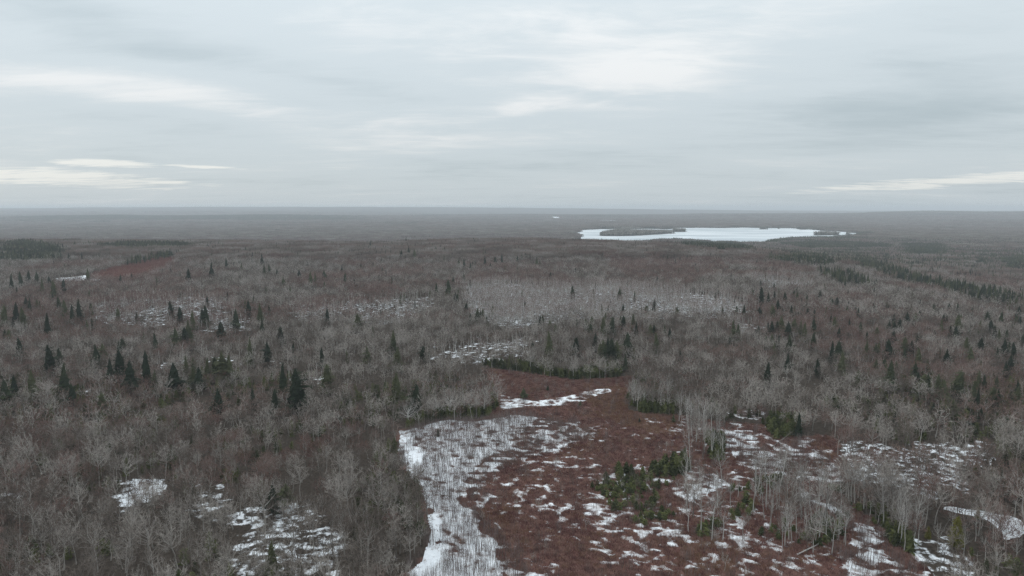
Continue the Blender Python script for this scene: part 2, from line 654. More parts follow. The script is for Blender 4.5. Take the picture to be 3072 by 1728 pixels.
# ------------------------------------------------------------------ plant models
def hardwood(seed, H, R, n_limb, n_sub, n_twig, tw, form='dome', sides=5, rtr=None, fork=None):
    """bare broadleaf: limbs fan out to a domed crown; returns (trunk with limbs, crown of branches and twigs)"""
    r = np.random.default_rng(seed)
    T, C = Mesh(), Mesh()
    rt = rtr or H * 0.0115
    lean = r.normal(0, 0.035, 2)
    hf = H * (fork if fork else r.uniform(0.22, 0.36))
    top = H * (0.9 if form == 'slim' else 0.66)
    tp, tr = [], []
    for i in range(5):
        t = i / 4
        z = top * t
        w = r.normal(0, 0.14, 2) * (0 if i == 0 else 1)
        tp.append(np.array([lean[0] * z + w[0] * t * 2, lean[1] * z + w[1] * t * 2, z]))
        tr.append(rt * (1 - t) ** 0.7 + 0.02 if i else rt * 1.35)
    T.tube(tp, tr, sides)
    tp_a = np.array(tp)

    def on_trunk(z):
        return np.array([np.interp(z, tp_a[:, 2], tp_a[:, k]) for k in (0, 1, 2)])

    cz = H * (0.66 if form == 'slim' else 0.56)
    hv = H - cz
    off = np.array([*r.normal(0, 0.12 * R, 2), 0])
    for li in range(n_limb):
        g = (li + 0.5 + r.uniform(-0.35, 0.35)) / n_limb          # 0 = top of the dome, 1 = its skirt
        cosv = 1 - g * (1.25 if form != 'flat' else 1.0)
        sinv = math.sqrt(max(0.0, 1 - cosv * cosv))
        az = li * 2.399 + r.uniform(-0.35, 0.35)
        k = r.uniform(0.78, 1.12)
        end = off + np.array([math.cos(az) * sinv * R * k, math.sin(az) * sinv * R * k, cz + cosv * hv * k ** 0.5])
        z0 = hf + (min(end[2] * 0.8, top) - hf) * r.uniform(0.35, 0.85)
        z0 = max(hf * 0.9, min(z0, top * 0.98))
        p0 = on_trunk(z0)
        ln = np.linalg.norm(end - p0)
        bow = np.array([math.cos(az), math.sin(az), 0]) * ln * 0.10
        pts = [p0, p0 + (end - p0) * 0.36 + bow + r.normal(0, 0.05 * ln, 3), p0 + (end - p0) * 0.70 + bow * 0.7 + r.normal(0, 0.05 * ln, 3), end]
        rl = rt * r.uniform(0.26, 0.38)
        T.tube(pts, [rl, rl * 0.72, rl * 0.48, 0.012], 3, cap=False)
        pa = np.array(pts)
        for si in range(n_sub):
            t = 0.22 + 0.78 * (si + r.uniform(0, 1)) / n_sub
            q = np.array([np.interp(t * 3, range(4), pa[:, kk]) for kk in range(3)])
            i = min(int(t * 3), 2)
            ld = nrm(pa[i + 1] - pa[i])
            sd = nrm(ld * 0.8 + r.normal(0, 0.55, 3) + np.array([0, 0, 0.16]))
            sl = ln * r.uniform(0.25, 0.46) * (1.15 - 0.45 * t)
            m1 = q + sd * sl * 0.5
            sd2 = nrm(sd + r.normal(0, 0.22, 3) + np.array([0, 0, 0.15]))
            m2 = m1 + sd2 * sl * 0.5
            C.strip([q, m1, m2], nrm(np.cross(sd, r.normal(0, 1, 3))), [tw * 1.9, tw * 1.4, 0])
            for ti in range(n_twig):
                sv = r.uniform(0.15, 1.0)
                b = q + (m1 - q) * min(1, sv * 2) + (m2 - m1) * max(0, sv * 2 - 1)
                td = nrm(sd2 * 0.75 + r.normal(0, 0.5, 3) + np.array([0, 0, 0.12]))
                tl = r.uniform(0.45, 1.15) * (0.55 + 0.04 * H)
                e1 = b + td * tl * 0.5
                e2 = e1 + nrm(td + r.normal(0, 0.25, 3) + np.array([0, 0, 0.1])) * tl * 0.5
                C.strip([b, e1, e2], nrm(np.cross(td, r.normal(0, 1, 3))), [tw, tw * 0.8, 0])
    return T, C


def conifer(seed, H, R, tiers, boughs, fingers, bare=0.12, power=0.85, droop=0.28, ragged=0.25):
    r = np.random.default_rng(seed)
    T, C = Mesh(), Mesh()
    lean = r.normal(0, 0.015, 2)
    rt = 0.012 * H + 0.03
    T.tube([np.array([lean[0] * z, lean[1] * z, z]) for z in (0, H * 0.35, H * 0.7, H * 0.97)], [rt * 1.2, rt * 0.8, rt * 0.45, 0.02], 5)
    side_bias = r.uniform(0, 6.28)
    for t in range(tiers):
        f = (t + r.uniform(-0.3, 0.3)) / tiers
        f = min(max(f, 0), 0.985)
        z = H * (bare + (1 - bare) * f)
        rr = R * ((1 - f) ** power) + 0.10
        if f < 0.12:
            rr *= 0.72 + 2.2 * f
        tier_k = r.uniform(1 - ragged, 1 + ragged * 0.6)
        for b in range(boughs if f < 0.75 else max(3, boughs - 2)):
            az = b * 2 * math.pi / boughs + t * 1.1 + r.uniform(-0.4, 0.4)
            ln = rr * tier_k * r.uniform(1 - ragged * 1.3, 1.12) * (1 + 0.14 * math.cos(az - side_bias))
            if r.random() < ragged * 0.35:
                ln *= 0.5
            hd = np.array([math.cos(az), math.sin(az), 0])
            sdv = np.array([-hd[1], hd[0], 0])
            base = np.array([lean[0] * z, lean[1] * z, z + r.uniform(-0.1, 0.1)])
            dr = droop * (1 - 0.9 * f) + r.uniform(-0.12, 0.08)
            lift = 0.55 * max(0, f - 0.55)

            def P(s):
                return base + hd * ln * s + np.array([0, 0, -dr * ln * s * s + lift * ln * s + 0.10 * ln * max(0, s - 0.7)])
            # spine
            w = 0.30 * ln + 0.08
            C.strip([P(0.0), P(0.55), P(1.0)], sdv, [w * 0.5, w, 0])
            for k in range(fingers):
                s0 = 0.12 + 0.78 * (k + r.uniform(0, 0.8)) / fingers
                sg = 1 if k % 2 else -1
                a, c = P(s0), P(min(1, s0 + 0.20))
                fl = ln * (0.46 - 0.26 * s0) * r.uniform(0.7, 1.25) + 0.06
                tip = (a + c) / 2 + nrm(hd * 0.75 + sdv * sg * r.uniform(0.6, 1.3) + np.array([0, 0, -r.uniform(0.05, 0.75)])) * fl
                C.tri(a, c, tip)
    # dense heart of the crown
    rings = 7
    n0 = len(C.v)
    for t in range(rings):
        f = t / (rings - 1)
        z = H * (bare + 0.04 + (0.93 - bare) * f)
        rr = (R * ((1 - f) ** power)) * 0.52 + 0.03
        for b in range(6):
            az = b * math.pi / 3 + t * 0.5
            q = rr * r.uniform(0.6, 1.25)
            C.v.append((lean[0] * z + math.cos(az) * q, lean[1] * z + math.sin(az) * q, z + r.uniform(-0.02, 0.02) * H))
    for t in range(rings - 1):
        for b in range(6):
            a0, a1 = n0 + t * 6 + b, n0 + t * 6 + (b + 1) % 6
            C.f.append((a0, a1, a1 + 6, a0 + 6))
            C.m.append(0)
    # leader shoot
    C.tri((lean[0] * H - 0.07, 0, H * 0.95), (lean[0] * H + 0.07, 0, H * 0.95), (lean[0] * H, 0, H * 1.0))
    C.tri((0, -0.07, H * 0.95), (0, 0.07, H * 0.95), (lean[0] * H, 0, H * 1.0))
    return T, C


def both(T, C):
    m = Mesh()
    m.join(T)
    m.join(C, mi_add=1)
    return m


def snag(seed, H, r0, broken=True):
    r = np.random.default_rng(seed)
    T, C = Mesh(), Mesh()
    l = r.normal(0, 0.03, 2)
    T.tube([np.array([l[0] * z + r.normal(0, 0.04), l[1] * z, z]) for z in (0, H * .3, H * .6, H * .9, H)], [r0 * 1.3, r0, r0 * 0.9, r0 * 0.7, r0 * 0.2], 6)
    for i in range(5):
        z = H * r.uniform(0.4, 0.92)
        a = r.uniform(0, 6.28)
        d = np.array([math.cos(a), math.sin(a), 0.35])
        p = np.array([l[0] * z, l[1] * z, z])
        C.tube([p, p + d * 0.5, p + d * r.uniform(0.8, 1.5)], [0.05, 0.035, 0.012], 3)
    return T, C


# near kinds (trunk and crown kept apart for single trees, joined for the wood behind)
KIND = {}


def add_kind(key, gen, mt, mc, n):
    L_ = []
    for i in range(n):
        T, C = gen(i)
        L_.append((T.data(key + '_trunk', [M[mt]]), C.data(key + '_crown', [M[mc]]), both(T, C).data(key, [M[mt], M[mc]])))
    KIND[key] = L_


rr = random.Random(5)
add_kind('grey_near', lambda i: hardwood(100 + i, 9.6 + (i % 4) * 1.1, 2.1 + 0.36 * (i % 4), 14 + i % 3, 5, 7, 0.036, ('dome', 'slim', 'dome', 'flat')[i % 4], rtr=0.10 + 0.012 * (i % 4), fork=(None, 0.45)[i % 2]), 'trunk_grey', 'twig_grey', 9)
add_kind('red_near', lambda i: hardwood(140 + i, 8.2 + (i % 3) * 1.0, 2.3 + 0.4 * (i % 3), 15, 6, 8, 0.032, ('flat', 'dome')[i % 2], rtr=0.09), 'trunk_grey', 'twig_red', 6)
add_kind('grey_mid', lambda i: hardwood(200 + i, 9.6 + (i % 3) * 1.1, 2.3 + 0.35 * (i % 4), 11, 4, 4, 0.068, ('dome', 'slim', 'flat')[i % 3], sides=4, rtr=0.115), 'trunk_grey', 'twig_grey', 6)
add_kind('red_mid', lambda i: hardwood(240 + i, 8.4 + (i % 3), 2.5 + 0.35 * (i % 3), 11, 4, 5, 0.062, 'flat', sides=4), 'trunk_grey', 'twig_red', 5)
add_kind('grey_far', lambda i: hardwood(300 + i, 10.0 + (i % 3), 3.1 + 0.35 * (i % 4), 9, 3, 2, 0.16, sides=3, rtr=0.13), 'trunk_grey', 'twig_grey', 5)
add_kind('red_far', lambda i: hardwood(340 + i, 8.8 + (i % 3), 3.2, 9, 3, 2, 0.16, 'flat', sides=3), 'trunk_grey', 'twig_red', 5)
add_kind('deepred_far', lambda i: hardwood(360 + i, 5.0 + (i % 3), 2.4, 9, 3, 2, 0.12, 'flat', sides=3, fork=0.12), 'twig_deepred', 'twig_deepred', 4)
add_kind('pale_near', lambda i: hardwood(400 + i, 11.0 + (i % 4) * 1.0, 1.7 + 0.3 * (i % 3), 12, 4, 4, 0.036, 'slim', rtr=0.125, fork=0.42), 'trunk_pale', 'twig_pale', 6)
add_kind('pale_far', lambda i: hardwood(440 + i, 10.0 + (i % 3), 1.35, 6, 2, 2, 0.085, 'slim', sides=3, rtr=0.16, fork=0.66), 'trunk_pale', 'twig_red', 5)
add_kind('grey_edge', lambda i: hardwood(460 + i, 12.5 + i, 4.6 + 0.4 * i, 18, 6, 7, 0.042, 'dome', rtr=0.23, fork=0.24), 'trunk_pale', 'twig_pale', 3)
add_kind('spruce_near', lambda i: conifer(500 + i, 10.0, 2.2 + 0.25 * (i % 3), 21, 7, 6, bare=(0.06, 0.12, 0.2)[i % 3], ragged=(0.3, 0.42, 0.55)[(i // 2) % 3], power=(0.72, 0.6, 0.85)[i % 3]), 'bark_dark', 'needle', 9)
add_kind('olive_near', lambda i: conifer(540 + i, 10.0, 2.6, 20, 8, 6, bare=0.08, ragged=0.2, power=0.7), 'bark_dark', 'needle_olive', 2)
add_kind('spruce_far', lambda i: conifer(560 + i, 10.0, 2.1 + 0.25 * (i % 3), 12, 6, 3, bare=0.08, ragged=(0.3, 0.5)[i % 2], power=(0.72, 0.6, 0.9)[i % 3]), 'bark_dark', 'needle', 7)
add_kind('fir_near', lambda i: conifer(600 + i, 3.2 + 0.4 * i, 1.6, 10, 7, 5, bare=0.0, ragged=0.45, power=0.45), 'bark_dark', 'needle_green', 4)
add_kind('snag', lambda i: snag(640 + i, 7.5 + i, 0.16), 'trunk_pale', 'trunk_pale', 3)


def patch(seed, size, n, mix, hh, kinds):
    """piece of far wood; mix = share of conifers"""
    r = np.random.default_rng(seed)
    m = Mesh()
    g = int(math.ceil(math.sqrt(n)))
    for i in range(g):
        for j in range(g):
            x = ((i + r.uniform(0.05, 0.95)) / g - 0.5) * size
            y = ((j + r.uniform(0.05, 0.95)) / g - 0.5) * size
            con = r.random() < mix
            H = hh * r.uniform(0.75, 1.2)
            rz = r.uniform(0, 6.28)
            if con:
                H *= r.uniform(0.8, 1.35)
                R = H * 0.2
                nb = kinds
                for t in range(nb):
                    f = t / nb
                    rad = R * (1 - f) + 0.2
                    zb, zt = H * (0.1 + 0.8 * f), H * (0.1 + 0.8 * f) + H * 0.9 / nb * 1.4
                    k0 = rz + t
                    P = [(x + rad * math.cos(k0 + k * 2.094) * r.uniform(0.7, 1.1), y + rad * math.sin(k0 + k * 2.094) * r.uniform(0.7, 1.1), zb) for k in range(3)]
                    tip = (x, y, min(zt, H) if t < nb - 1 else H)
                    for k in range(3):
                        m.tri(P[k], P[(k + 1) % 3], tip, 1)
            else:
                c = np.array([x, y, 0])
                R = H * 0.30
                m.tri((x - 0.12, y, 0), (x + 0.12, y, 0), (x, y, H * 0.7), 2)
                for k in range(kinds * 4):
                    a = rz + k * 2.399
                    b = c + np.array([0, 0, H * r.uniform(0.3, 0.7)])
                    rad = R * r.uniform(0.4, 1.0)
                    e = c + np.array([math.cos(a) * rad, math.sin(a) * rad, H * r.uniform(0.72, 1.0)])
                    s = nrm(np.cross(e - b, r.normal(0, 1, 3))) * (0.42 if kinds > 3 else 0.75)
                    m.tri(b - s * 0.3, (b + e) / 2 + s, e, 0)
    return m


PATCH = {}
for key, mix in (('hard', 0.006), ('mixed', 0.24), ('dark', 0.85)):
    PATCH[key + '_a'] = [patch(700 + i + int(mix * 100), 28, 42, mix, 10, 5).data('wood_patch', [M['far_grey'] if i != 1 else M['far_red'], M['needle'], M['trunk_grey']]) for i in range(3)]
    PATCH[key + '_b'] = [patch(740 + i + int(mix * 100), 64, 150, mix, 11, 3).data('wood_patch', [M['far_red'] if i == 1 else M['far_grey'], M['needle'], M['trunk_grey']]) for i in range(3)]


# ------------------------------------------------------------------ cover map (from the ground, in metres)
OPEN = wpoly([(2, 430, 400), (2, 560, 372), (2, 640, 345), (2, 780, 318), (2, 880, 330), (2, 1000, 315), (2, 1065, 290), (2, 1075, 245),
              (2, 1135, 220), (2, 1150, 150), (5, 1150, 1370), (5, 1010, 1215), (5, 1240, 1240), (5, 1440, 1270), (5, 1700, 1302), (5, 1900, 1295),
              (5, 2120, 1275), (2, 2060, 160), (2, 2080, 250), (2, 2200, 275), (2, 2380, 270), (3, 100, 310), (3, 300, 335), (3, 560, 350), (3, 740, 410), (3, 870, 440), (3, 1000, 430),
              (3, 1100, 455), (3, 1150, 640), (3, 1210, 770), (3, 1080, 770), (3, 1180, 900), (3, 1330, 1010), (3, 1500, 1140), (3, 1600, 1260), (3, 1760, 1400), (3, 1850, 1500),
              (3, 1900, 2000), (3, 1000, 2000), (2, 1600, 2000), (2, 350, 2000), (2, 470, 1449), (2, 560, 1360), (2, 620, 1220), (2, 640, 1120), (2, 600, 940), (2, 560, 800), (2, 500, 730),
              (2, 440, 640), (2, 400, 560)])
STRIP = wpoly([(2, 430, 395), (2, 640, 342), (2, 780, 315), (2, 1000, 325), (2, 1240, 285), (2, 1400, 290), (2, 1300, 420), (2, 1120, 560), (2, 960, 700), (2, 880, 880), (2, 960, 1020),
               (2, 1000, 1150), (2, 1120, 1230), (2, 1180, 1449), (2, 1250, 2000), (2, 350, 2000), (2, 470, 1449), (2, 600, 1230), (2, 640, 1120), (2, 570, 900), (2, 540, 800), (2, 400, 560)])
HALO = wpoly([(2, 1240, 285), (2, 1400, 290), (2, 1700, 350), (2, 1850, 430), (2, 1500, 560), (2, 1250, 640), (2, 1050, 760), (2, 1020, 1000), (2, 1150, 1200), (2, 1300, 1320), (2, 1350, 1449), (2, 1400, 2000),
              (2, 1250, 2000), (2, 1120, 1449), (2, 1000, 1150), (2, 880, 880), (2, 960, 700), (2, 1120, 560)])
TOPSNOW = wpoly([(2, 1065, 240), (2, 1130, 225), (2, 1155, 130), (2, 1250, 150), (2, 1400, 185), (2, 1560, 165), (2, 1720, 130), (2, 1900, 90), (2, 1940, 115), (2, 1750, 190), (2, 1560, 220), (2, 1350, 225), (2, 1200, 240)])
SNOWY = [zpoly(3, [(280, 480), (400, 420), (560, 480), (640, 580), (800, 480), (900, 450), (1000, 560), (1170, 770), (1000, 760), (750, 720), (560, 690), (380, 620)]),
         zpoly(3, [(780, 800), (1000, 850), (1150, 960), (1210, 1040), (1150, 1060), (1000, 960), (850, 880)]),
         zpoly(3, [(1190, 1060), (1350, 1100), (1480, 1200), (1550, 1300), (1700, 1380), (1750, 1449), (1800, 1800), (1150, 1800), (1200, 1449), (1230, 1300), (1190, 1160)]),
         zpoly(3, [(0, 790), (230, 720), (300, 760), (330, 800), (150, 860), (160, 930), (60, 900)]),
         zpoly(3, [(290, 260), (600, 240), (640, 330), (450, 320)])]
SPARSE_NEAR = [zpoly(3, [(1080, 450), (1380, 470), (1700, 545), (1850, 650), (1870, 880), (1680, 860), (1450, 800), (1200, 770), (1150, 600)]),
               zpoly(3, [(1650, 490), (2250, 470), (2280, 620), (2080, 680), (2080, 870), (1950, 860), (1850, 700)]),
               zpoly(3, [(1620, 1180), (2000, 1120), (2100, 1449), (1780, 1449)]),
               zpoly(1, [(1480, 1010), (1800, 960), (2150, 900), (2330, 1060), (2450, 1200), (2473, 1449), (1640, 1449), (1640, 1150)]),
               zpoly(1, [(0, 820), (200, 830), (200, 960), (0, 950)])]
GAPS = [zpoly(1, [(890, 720), (1250, 715), (1260, 800), (1010, 900), (840, 975), (830, 860)]),
        zpoly(1, [(1420, 790), (1600, 810), (1570, 1000), (1430, 990)])]
POND = zpoly(3, [(1880, 935), (2100, 960), (2180, 965), (2250, 985), (2420, 1010), (2480, 1080), (2470, 1150), (2330, 1205), (2280, 1130), (2230, 1070), (2100, 1010), (1960, 985)])
SPARSE_MID = [zpoly(4, [(690, 720), (930, 700), (1650, 690), (1660, 830), (1150, 900), (690, 870)], 2),
              zpoly(4, [(1430, 850), (1800, 830), (1790, 935), (1450, 940)], 2),
              zpoly(4, [(2060, 730), (2480, 750), (2480, 860), (2150, 860)], 2),
              zpoly(5, [(0, 720), (680, 680), (690, 745), (280, 900), (0, 830)], 2),
              zpoly(5, [(640, 1080), (1000, 1000), (1400, 980), (1400, 1060), (1100, 1160), (760, 1170)], 2),
              zpoly(6, [(300, 860), (600, 880), (610, 935), (420, 945)], 2),
              zpoly(4, [(1080, 1165), (1320, 1140), (1330, 1190), (1080, 1215)], 2),
              zpoly(4, [(540, 1335), (700, 1320), (720, 1400), (540, 1410)], 2),
              zpoly(4, [(2200, 1240), (2350, 1230), (2340, 1300), (2200, 1300)], 2),
              zpoly(4, [(1480, 1100), (1740, 1110), (1740, 1150), (1480, 1150)], 2)]
BIRCH = [zpoly(5, [(880, 600), (1150, 570), (1500, 600), (2100, 590), (2480, 650), (2480, 830), (2000, 810), (1450, 860), (1200, 900), (900, 770)], 4),
         zpoly(6, [(0, 640), (250, 660), (470, 720), (440, 800), (150, 830), (0, 830)], 4),
         zpoly(6, [(500, 520), (850, 560), (950, 620), (600, 590)], 6)]
REDLOW = [zpoly(4, [(640, 540), (900, 470), (1180, 410), (1350, 400), (1300, 440), (1100, 530), (900, 570), (700, 560)], 2)]
REDSNOW = [zpoly(4, [(400, 560), (640, 535), (760, 555), (760, 575), (420, 580)], 1)]
REDTREES = [zpoly(5, [(900, 520), (1400, 490), (1700, 540), (1650, 610), (1300, 570), (920, 600)], 6),
            zpoly(5, [(1900, 400), (2480, 380), (2480, 560), (2150, 560), (1980, 480)], 6),
            zpoly(6, [(0, 390), (250, 420), (350, 480), (150, 560), (0, 620)], 6),
            zpoly(6, [(500, 760), (1100, 780), (1300, 860), (900, 830), (600, 800)], 6),
            zpoly(6, [(1650, 880), (1900, 860), (1950, 960), (1750, 1000), (1550, 960)], 6),
            zpoly(6, [(1180, 660), (1400, 690), (1350, 740), (1180, 720)], 6),
            zpoly(5, [(0, 600), (380, 580), (500, 640), (250, 690), (0, 660)], 6),
            zpoly(4, [(1430, 940), (1900, 950), (1850, 1010), (1500, 1020)], 6),
            zpoly(4, [(850, 900), (1200, 930), (1150, 1000), (900, 960)], 6),
            zpoly(6, [(0, 1010), (600, 1040), (700, 1110), (300, 1120), (0, 1070)], 6),
            zpoly(6, [(1100, 1020), (1400, 1060), (1350, 1100), (1150, 1080)], 6)]
FIRS = [zpoly(2, [(1860, 780), (1980, 700), (2230, 715), (2300, 650), (2473, 615), (2520, 690), (2420, 780), (2290, 820), (2260, 890), (2170, 930), (1940, 900)]),
        zpoly(2, [(1930, 940), (2200, 920), (2450, 990), (2400, 1040), (2150, 1070), (1960, 1000)]),
        zpoly(3, [(300, 800), (480, 780), (540, 720), (720, 730), (720, 810), (540, 880), (530, 1020), (380, 1030), (330, 900)]),
        zpoly(3, [(620, 1070), (750, 1060), (850, 1160), (800, 1240), (620, 1170)]),
        zpoly(3, [(900, 1000), (1150, 1000), (1190, 1210), (950, 1260)]),
        zpoly(3, [(1080, 800), (1200, 850), (1540, 980), (1540, 1150), (1400, 1080), (1250, 1000), (1150, 920)]),
        zpoly(3, [(110, 1060), (300, 1090), (200, 1190), (80, 1190)])]
EDGEFIRS = [wpoly([(2, 430, 400), (2, 560, 310), (2, 740, 260), (2, 1000, 268), (2, 1070, 240), (2, 1080, 180), (2, 1130, 190), (2, 1130, 225), (2, 1060, 285), (2, 900, 300), (2, 700, 315), (2, 560, 360)]),
            zpoly(5, [(990, 1190), (1240, 1190), (1420, 1210), (1500, 1215), (1650, 1270), (1740, 1240), (2010, 1195), (2030, 1285), (1700, 1300), (1450, 1268), (1250, 1238)]),
            zpoly(3, [(590, 345), (680, 335), (860, 330), (880, 350), (800, 430), (660, 470)]),
            zpoly(3, [(180, 450), (300, 440), (280, 620), (190, 610)]),
            zpoly(2, [(2100, 215), (2473, 235), (2473, 275), (2200, 275)]),
            zpoly(3, [(1450, 1190), (1640, 1160), (1700, 1320), (1620, 1270)])]
TANBRUSH = [zpoly(2, [(1750, 150), (2000, 60), (2250, 240), (2473, 260), (2473, 420), (2200, 420), (1900, 320)]),
            zpoly(3, [(900, 490), (990, 500), (1090, 690), (1040, 720), (960, 610)]),
            zpoly(3, [(0, 1190), (400, 1200), (420, 1449), (0, 1449)])]
CONIF = [zpoly(6, [(980, 490), (1200, 510), (1420, 590), (1250, 610), (1130, 590), (1000, 530)], 6),
         zpoly(6, [(1180, 430), (1450, 470), (1700, 540), (2000, 600), (2480, 690), (2480, 750), (2100, 700), (1800, 620), (1500, 540), (1200, 460)], 6),
         zpoly(6, [(640, 420), (850, 410), (1080, 450), (1050, 480), (800, 450)], 6),
         zpoly(6, [(700, 315), (1000, 305), (1500, 320), (1500, 350), (900, 355)], 6),
         zpoly(6, [(1560, 320), (1900, 320), (1900, 400), (1650, 390)], 6),
         zpoly(6, [(2280, 430), (2480, 410), (2480, 520), (2350, 500)], 6),
         zpoly(6, [(0, 300), (450, 320), (500, 360), (250, 360), (0, 340)], 6),
         zpoly(4, [(0, 320), (200, 300), (450, 350), (440, 420), (100, 430), (0, 430)], 6),
         zpoly(4, [(640, 330), (900, 310), (1400, 320), (1400, 345), (900, 350)], 6),
         zpoly(4, [(900, 455), (1050, 420), (1300, 390), (1300, 405), (1050, 445), (920, 475)], 3)]

# lake outline, source pixels of the shore zoom
LK = lambda pts: np.array([((lambda k: (k[0] * (-(130.0)) / k[1], (-(130.0)) / k[1]))(ray(1700 + a / 2.7404, 600 + b / 2.7404))) for a, b in pts])
LAKE = LK([(60, 338), (80, 318), (112, 293), (60, 280), (60, 274), (133, 266), (128, 247), (280, 241), (420, 236), (505, 239), (640, 237), (760, 239), (868, 243), (880, 229), (1000, 229),
           (1100, 228), (1250, 230), (1400, 229), (1470, 226), (1560, 229), (1740, 231), (1880, 231), (1888, 243), (1950, 243), (2010, 241), (2130, 255), (2200, 255), (2290, 263), (2430, 280),
           (2440, 288), (2330, 296), (2270, 305), (2190, 314), (2060, 318), (1900, 322), (1760, 338), (1640, 358), (1540, 375), (1430, 378), (1330, 370), (1200, 366), (1110, 358), (1090, 340),
           (1000, 346), (860, 344), (700, 352), (520, 362), (300, 360), (150, 352)])
ISLES = [LK([(258, 290), (300, 297), (400, 298), (500, 297), (640, 291), (720, 285), (800, 280), (885, 276), (890, 271), (760, 266), (640, 263), (560, 262), (500, 256), (440, 250), (400, 258), (330, 272)]),
         LK([(868, 262), (930, 264), (985, 262), (985, 257), (930, 252), (880, 250)]),
         LK([(2005, 290), (2100, 291), (2240, 290), (2240, 282), (2180, 278), (2080, 281)]),
         LK([(1580, 241.5), (1660, 241.5), (1655, 238.5), (1590, 238.5)]),
         LK([(1733, 237), (1752, 237), (1752, 234.8), (1735, 234.8)]),
         LK([(2290, 284), (2335, 284), (2330, 278), (2295, 278)])]
LAKE_Z = CAM_Z - 130.0


def smooth_poly(p, n=3, amp=0.0, seed=1):
    for _ in range(n):
        q = np.roll(p, -1, 0)
        p = np.stack([p * 0.75 + q * 0.25, p * 0.25 + q * 0.75], 1).reshape(-1, 2)
    if amp:
        p = p + np.stack([fbm(p[:, 0], p[:, 1], 60, seed, 3), fbm(p[:, 0], p[:, 1], 60, seed + 5, 3)], 1) * amp
    return p


LAKE = smooth_poly(LAKE, 1)
LAKE = smooth_poly(LAKE, 1, 95, 3)
ISLES = [smooth_poly(p, 2, 10, 9 + i) for i, p in enumerate(ISLES)]
SPOND = smooth_poly(LK([(1870, 352), (1920, 346), (1985, 350), (1990, 360), (1920, 362)]), 2, 6, 2)


def in_lake(x, y):
    r = inside(LAKE, x, y)
    for p in ISLES:
        r &= ~inside(p, x, y)
    return r


_hz0 = hz


def hz(x, y):
    """terrain with the lake basin and its islands let in"""
    z = _hz0(x, y)
    x = np.asarray(x, float)
    y = np.asarray(y, float)
    m = (y > 2000) & (y < 6500)
    if np.any(m):
        lk = np.zeros(np.shape(x))
        xm, ym = x[m], y[m]
        near = np.zeros(xm.shape)
        for dx_, dy_ in ((0, 0), (60, 0), (-60, 0), (0, 90), (0, -90)):
            near += inside(LAKE, xm + dx_, ym + dy_)
        near /= 5
        zm = z[m]
        zm = zm * (1 - sstep(0.0, 0.5, near)) + (LAKE_Z + 1.2) * sstep(0.0, 0.5, near)
        zm = np.maximum(zm, LAKE_Z + 0.8)
        zm[in_lake(xm, ym)] = LAKE_Z - 1.5
        z = np.array(z)
        z[m] = zm
    return z


# far snowy clearings seen as white slivers
def sliver(sx, sy, w, d):
    x, y = unproj(sx, sy)
    return np.array([(x - w, y - d), (x + w * 0.8, y - d), (x + w, y + d), (x - w * 0.9, y + d)])


SLIVERS = [sliver(170, 647, 130, 420), sliver(747, 641, 60, 320), sliver(863, 652, 50, 200), sliver(1665, 653, 60, 300), sliver(1820, 663, 90, 260),
           sliver(2920, 818, 14, 26), sliver(2935, 713, 18, 70), sliver(2952, 681, 18, 90)]


# ------------------------------------------------------------------ ground
def build_ground():
    rows = [-160.0, -60.0, 20.0, 80.0, 110.0]
    y = 125.0
    while y < 30800:
        rows.append(y)
        y += max(1.2, y / 160)
    rows = np.array(rows)
    us = np.linspace(-1.0, 1.0, 431)
    Y = np.repeat(rows[:, None], len(us), 1)
    X = us[None, :] * (Y + 260) * 0.93
    Zg = hz(X.ravel(), Y.ravel())
    n, k = len(rows), len(us)
    co = np.stack([X.ravel(), Y.ravel(), Zg], 1)
    idx = np.arange(n * k).reshape(n, k)
    q = np.stack([idx[:-1, :-1], idx[:-1, 1:], idx[1:, 1:], idx[1:, :-1]], -1).reshape(-1, 4)
    me = bpy.data.meshes.new('ground')
    me.vertices.add(len(co))
    me.vertices.foreach_set('co', co.ravel())
    me.loops.add(q.size)
    me.loops.foreach_set('vertex_index', q.ravel())
    me.polygons.add(len(q))
    me.polygons.foreach_set('loop_start', np.arange(0, q.size, 4))
    me.update(calc_edges=True)
    me.polygons.foreach_set('use_smooth', np.ones(len(q), bool))
    x, yv = co[:, 0], co[:, 1]
    snow = np.full(len(x), 0.02)
    low = fbm(x, yv, 35, 77, 3)
    snow += np.clip(low * 0.7, -0.2, 0.35)
    nr = yv < 1300
    for polys, v in ((SPARSE_NEAR, 0.47), (SPARSE_MID, 0.40), (BIRCH, 0.44), (GAPS[:1], 0.58), (GAPS[1:], 0.42), (REDSNOW, 0.58)):
        m = np.zeros(len(x), bool)
        m[nr] = in_any(polys, x[nr], yv[nr], 8.0 if polys is SPARSE_MID or polys is BIRCH else 5.0)
        snow[m] = v
    red = np.zeros(len(x))
    m = np.zeros(len(x), bool)
    m[nr] = in_any([OPEN], x[nr], yv[nr], 1.5) | in_any(REDLOW, x[nr], yv[nr], 3)
    red[m] = 1
    snow[m] = -0.6
    fr = yv >= 1300
    snow[fr] = -0.5
    for s in SLIVERS:
        snow[inside(s, x, yv)] = 1.2
    for nm, a in (('snow', snow), ('redness', red)):
        at = me.attributes.new(nm, 'FLOAT', 'POINT')
        at.data.foreach_set('value', a.astype(np.float32))
    me.materials.append(M['ground'])
    o = link('ground', me)
    tag(o, 'winter forest floor of leaf litter and old snow', 'ground', kind='structure')


build_ground()


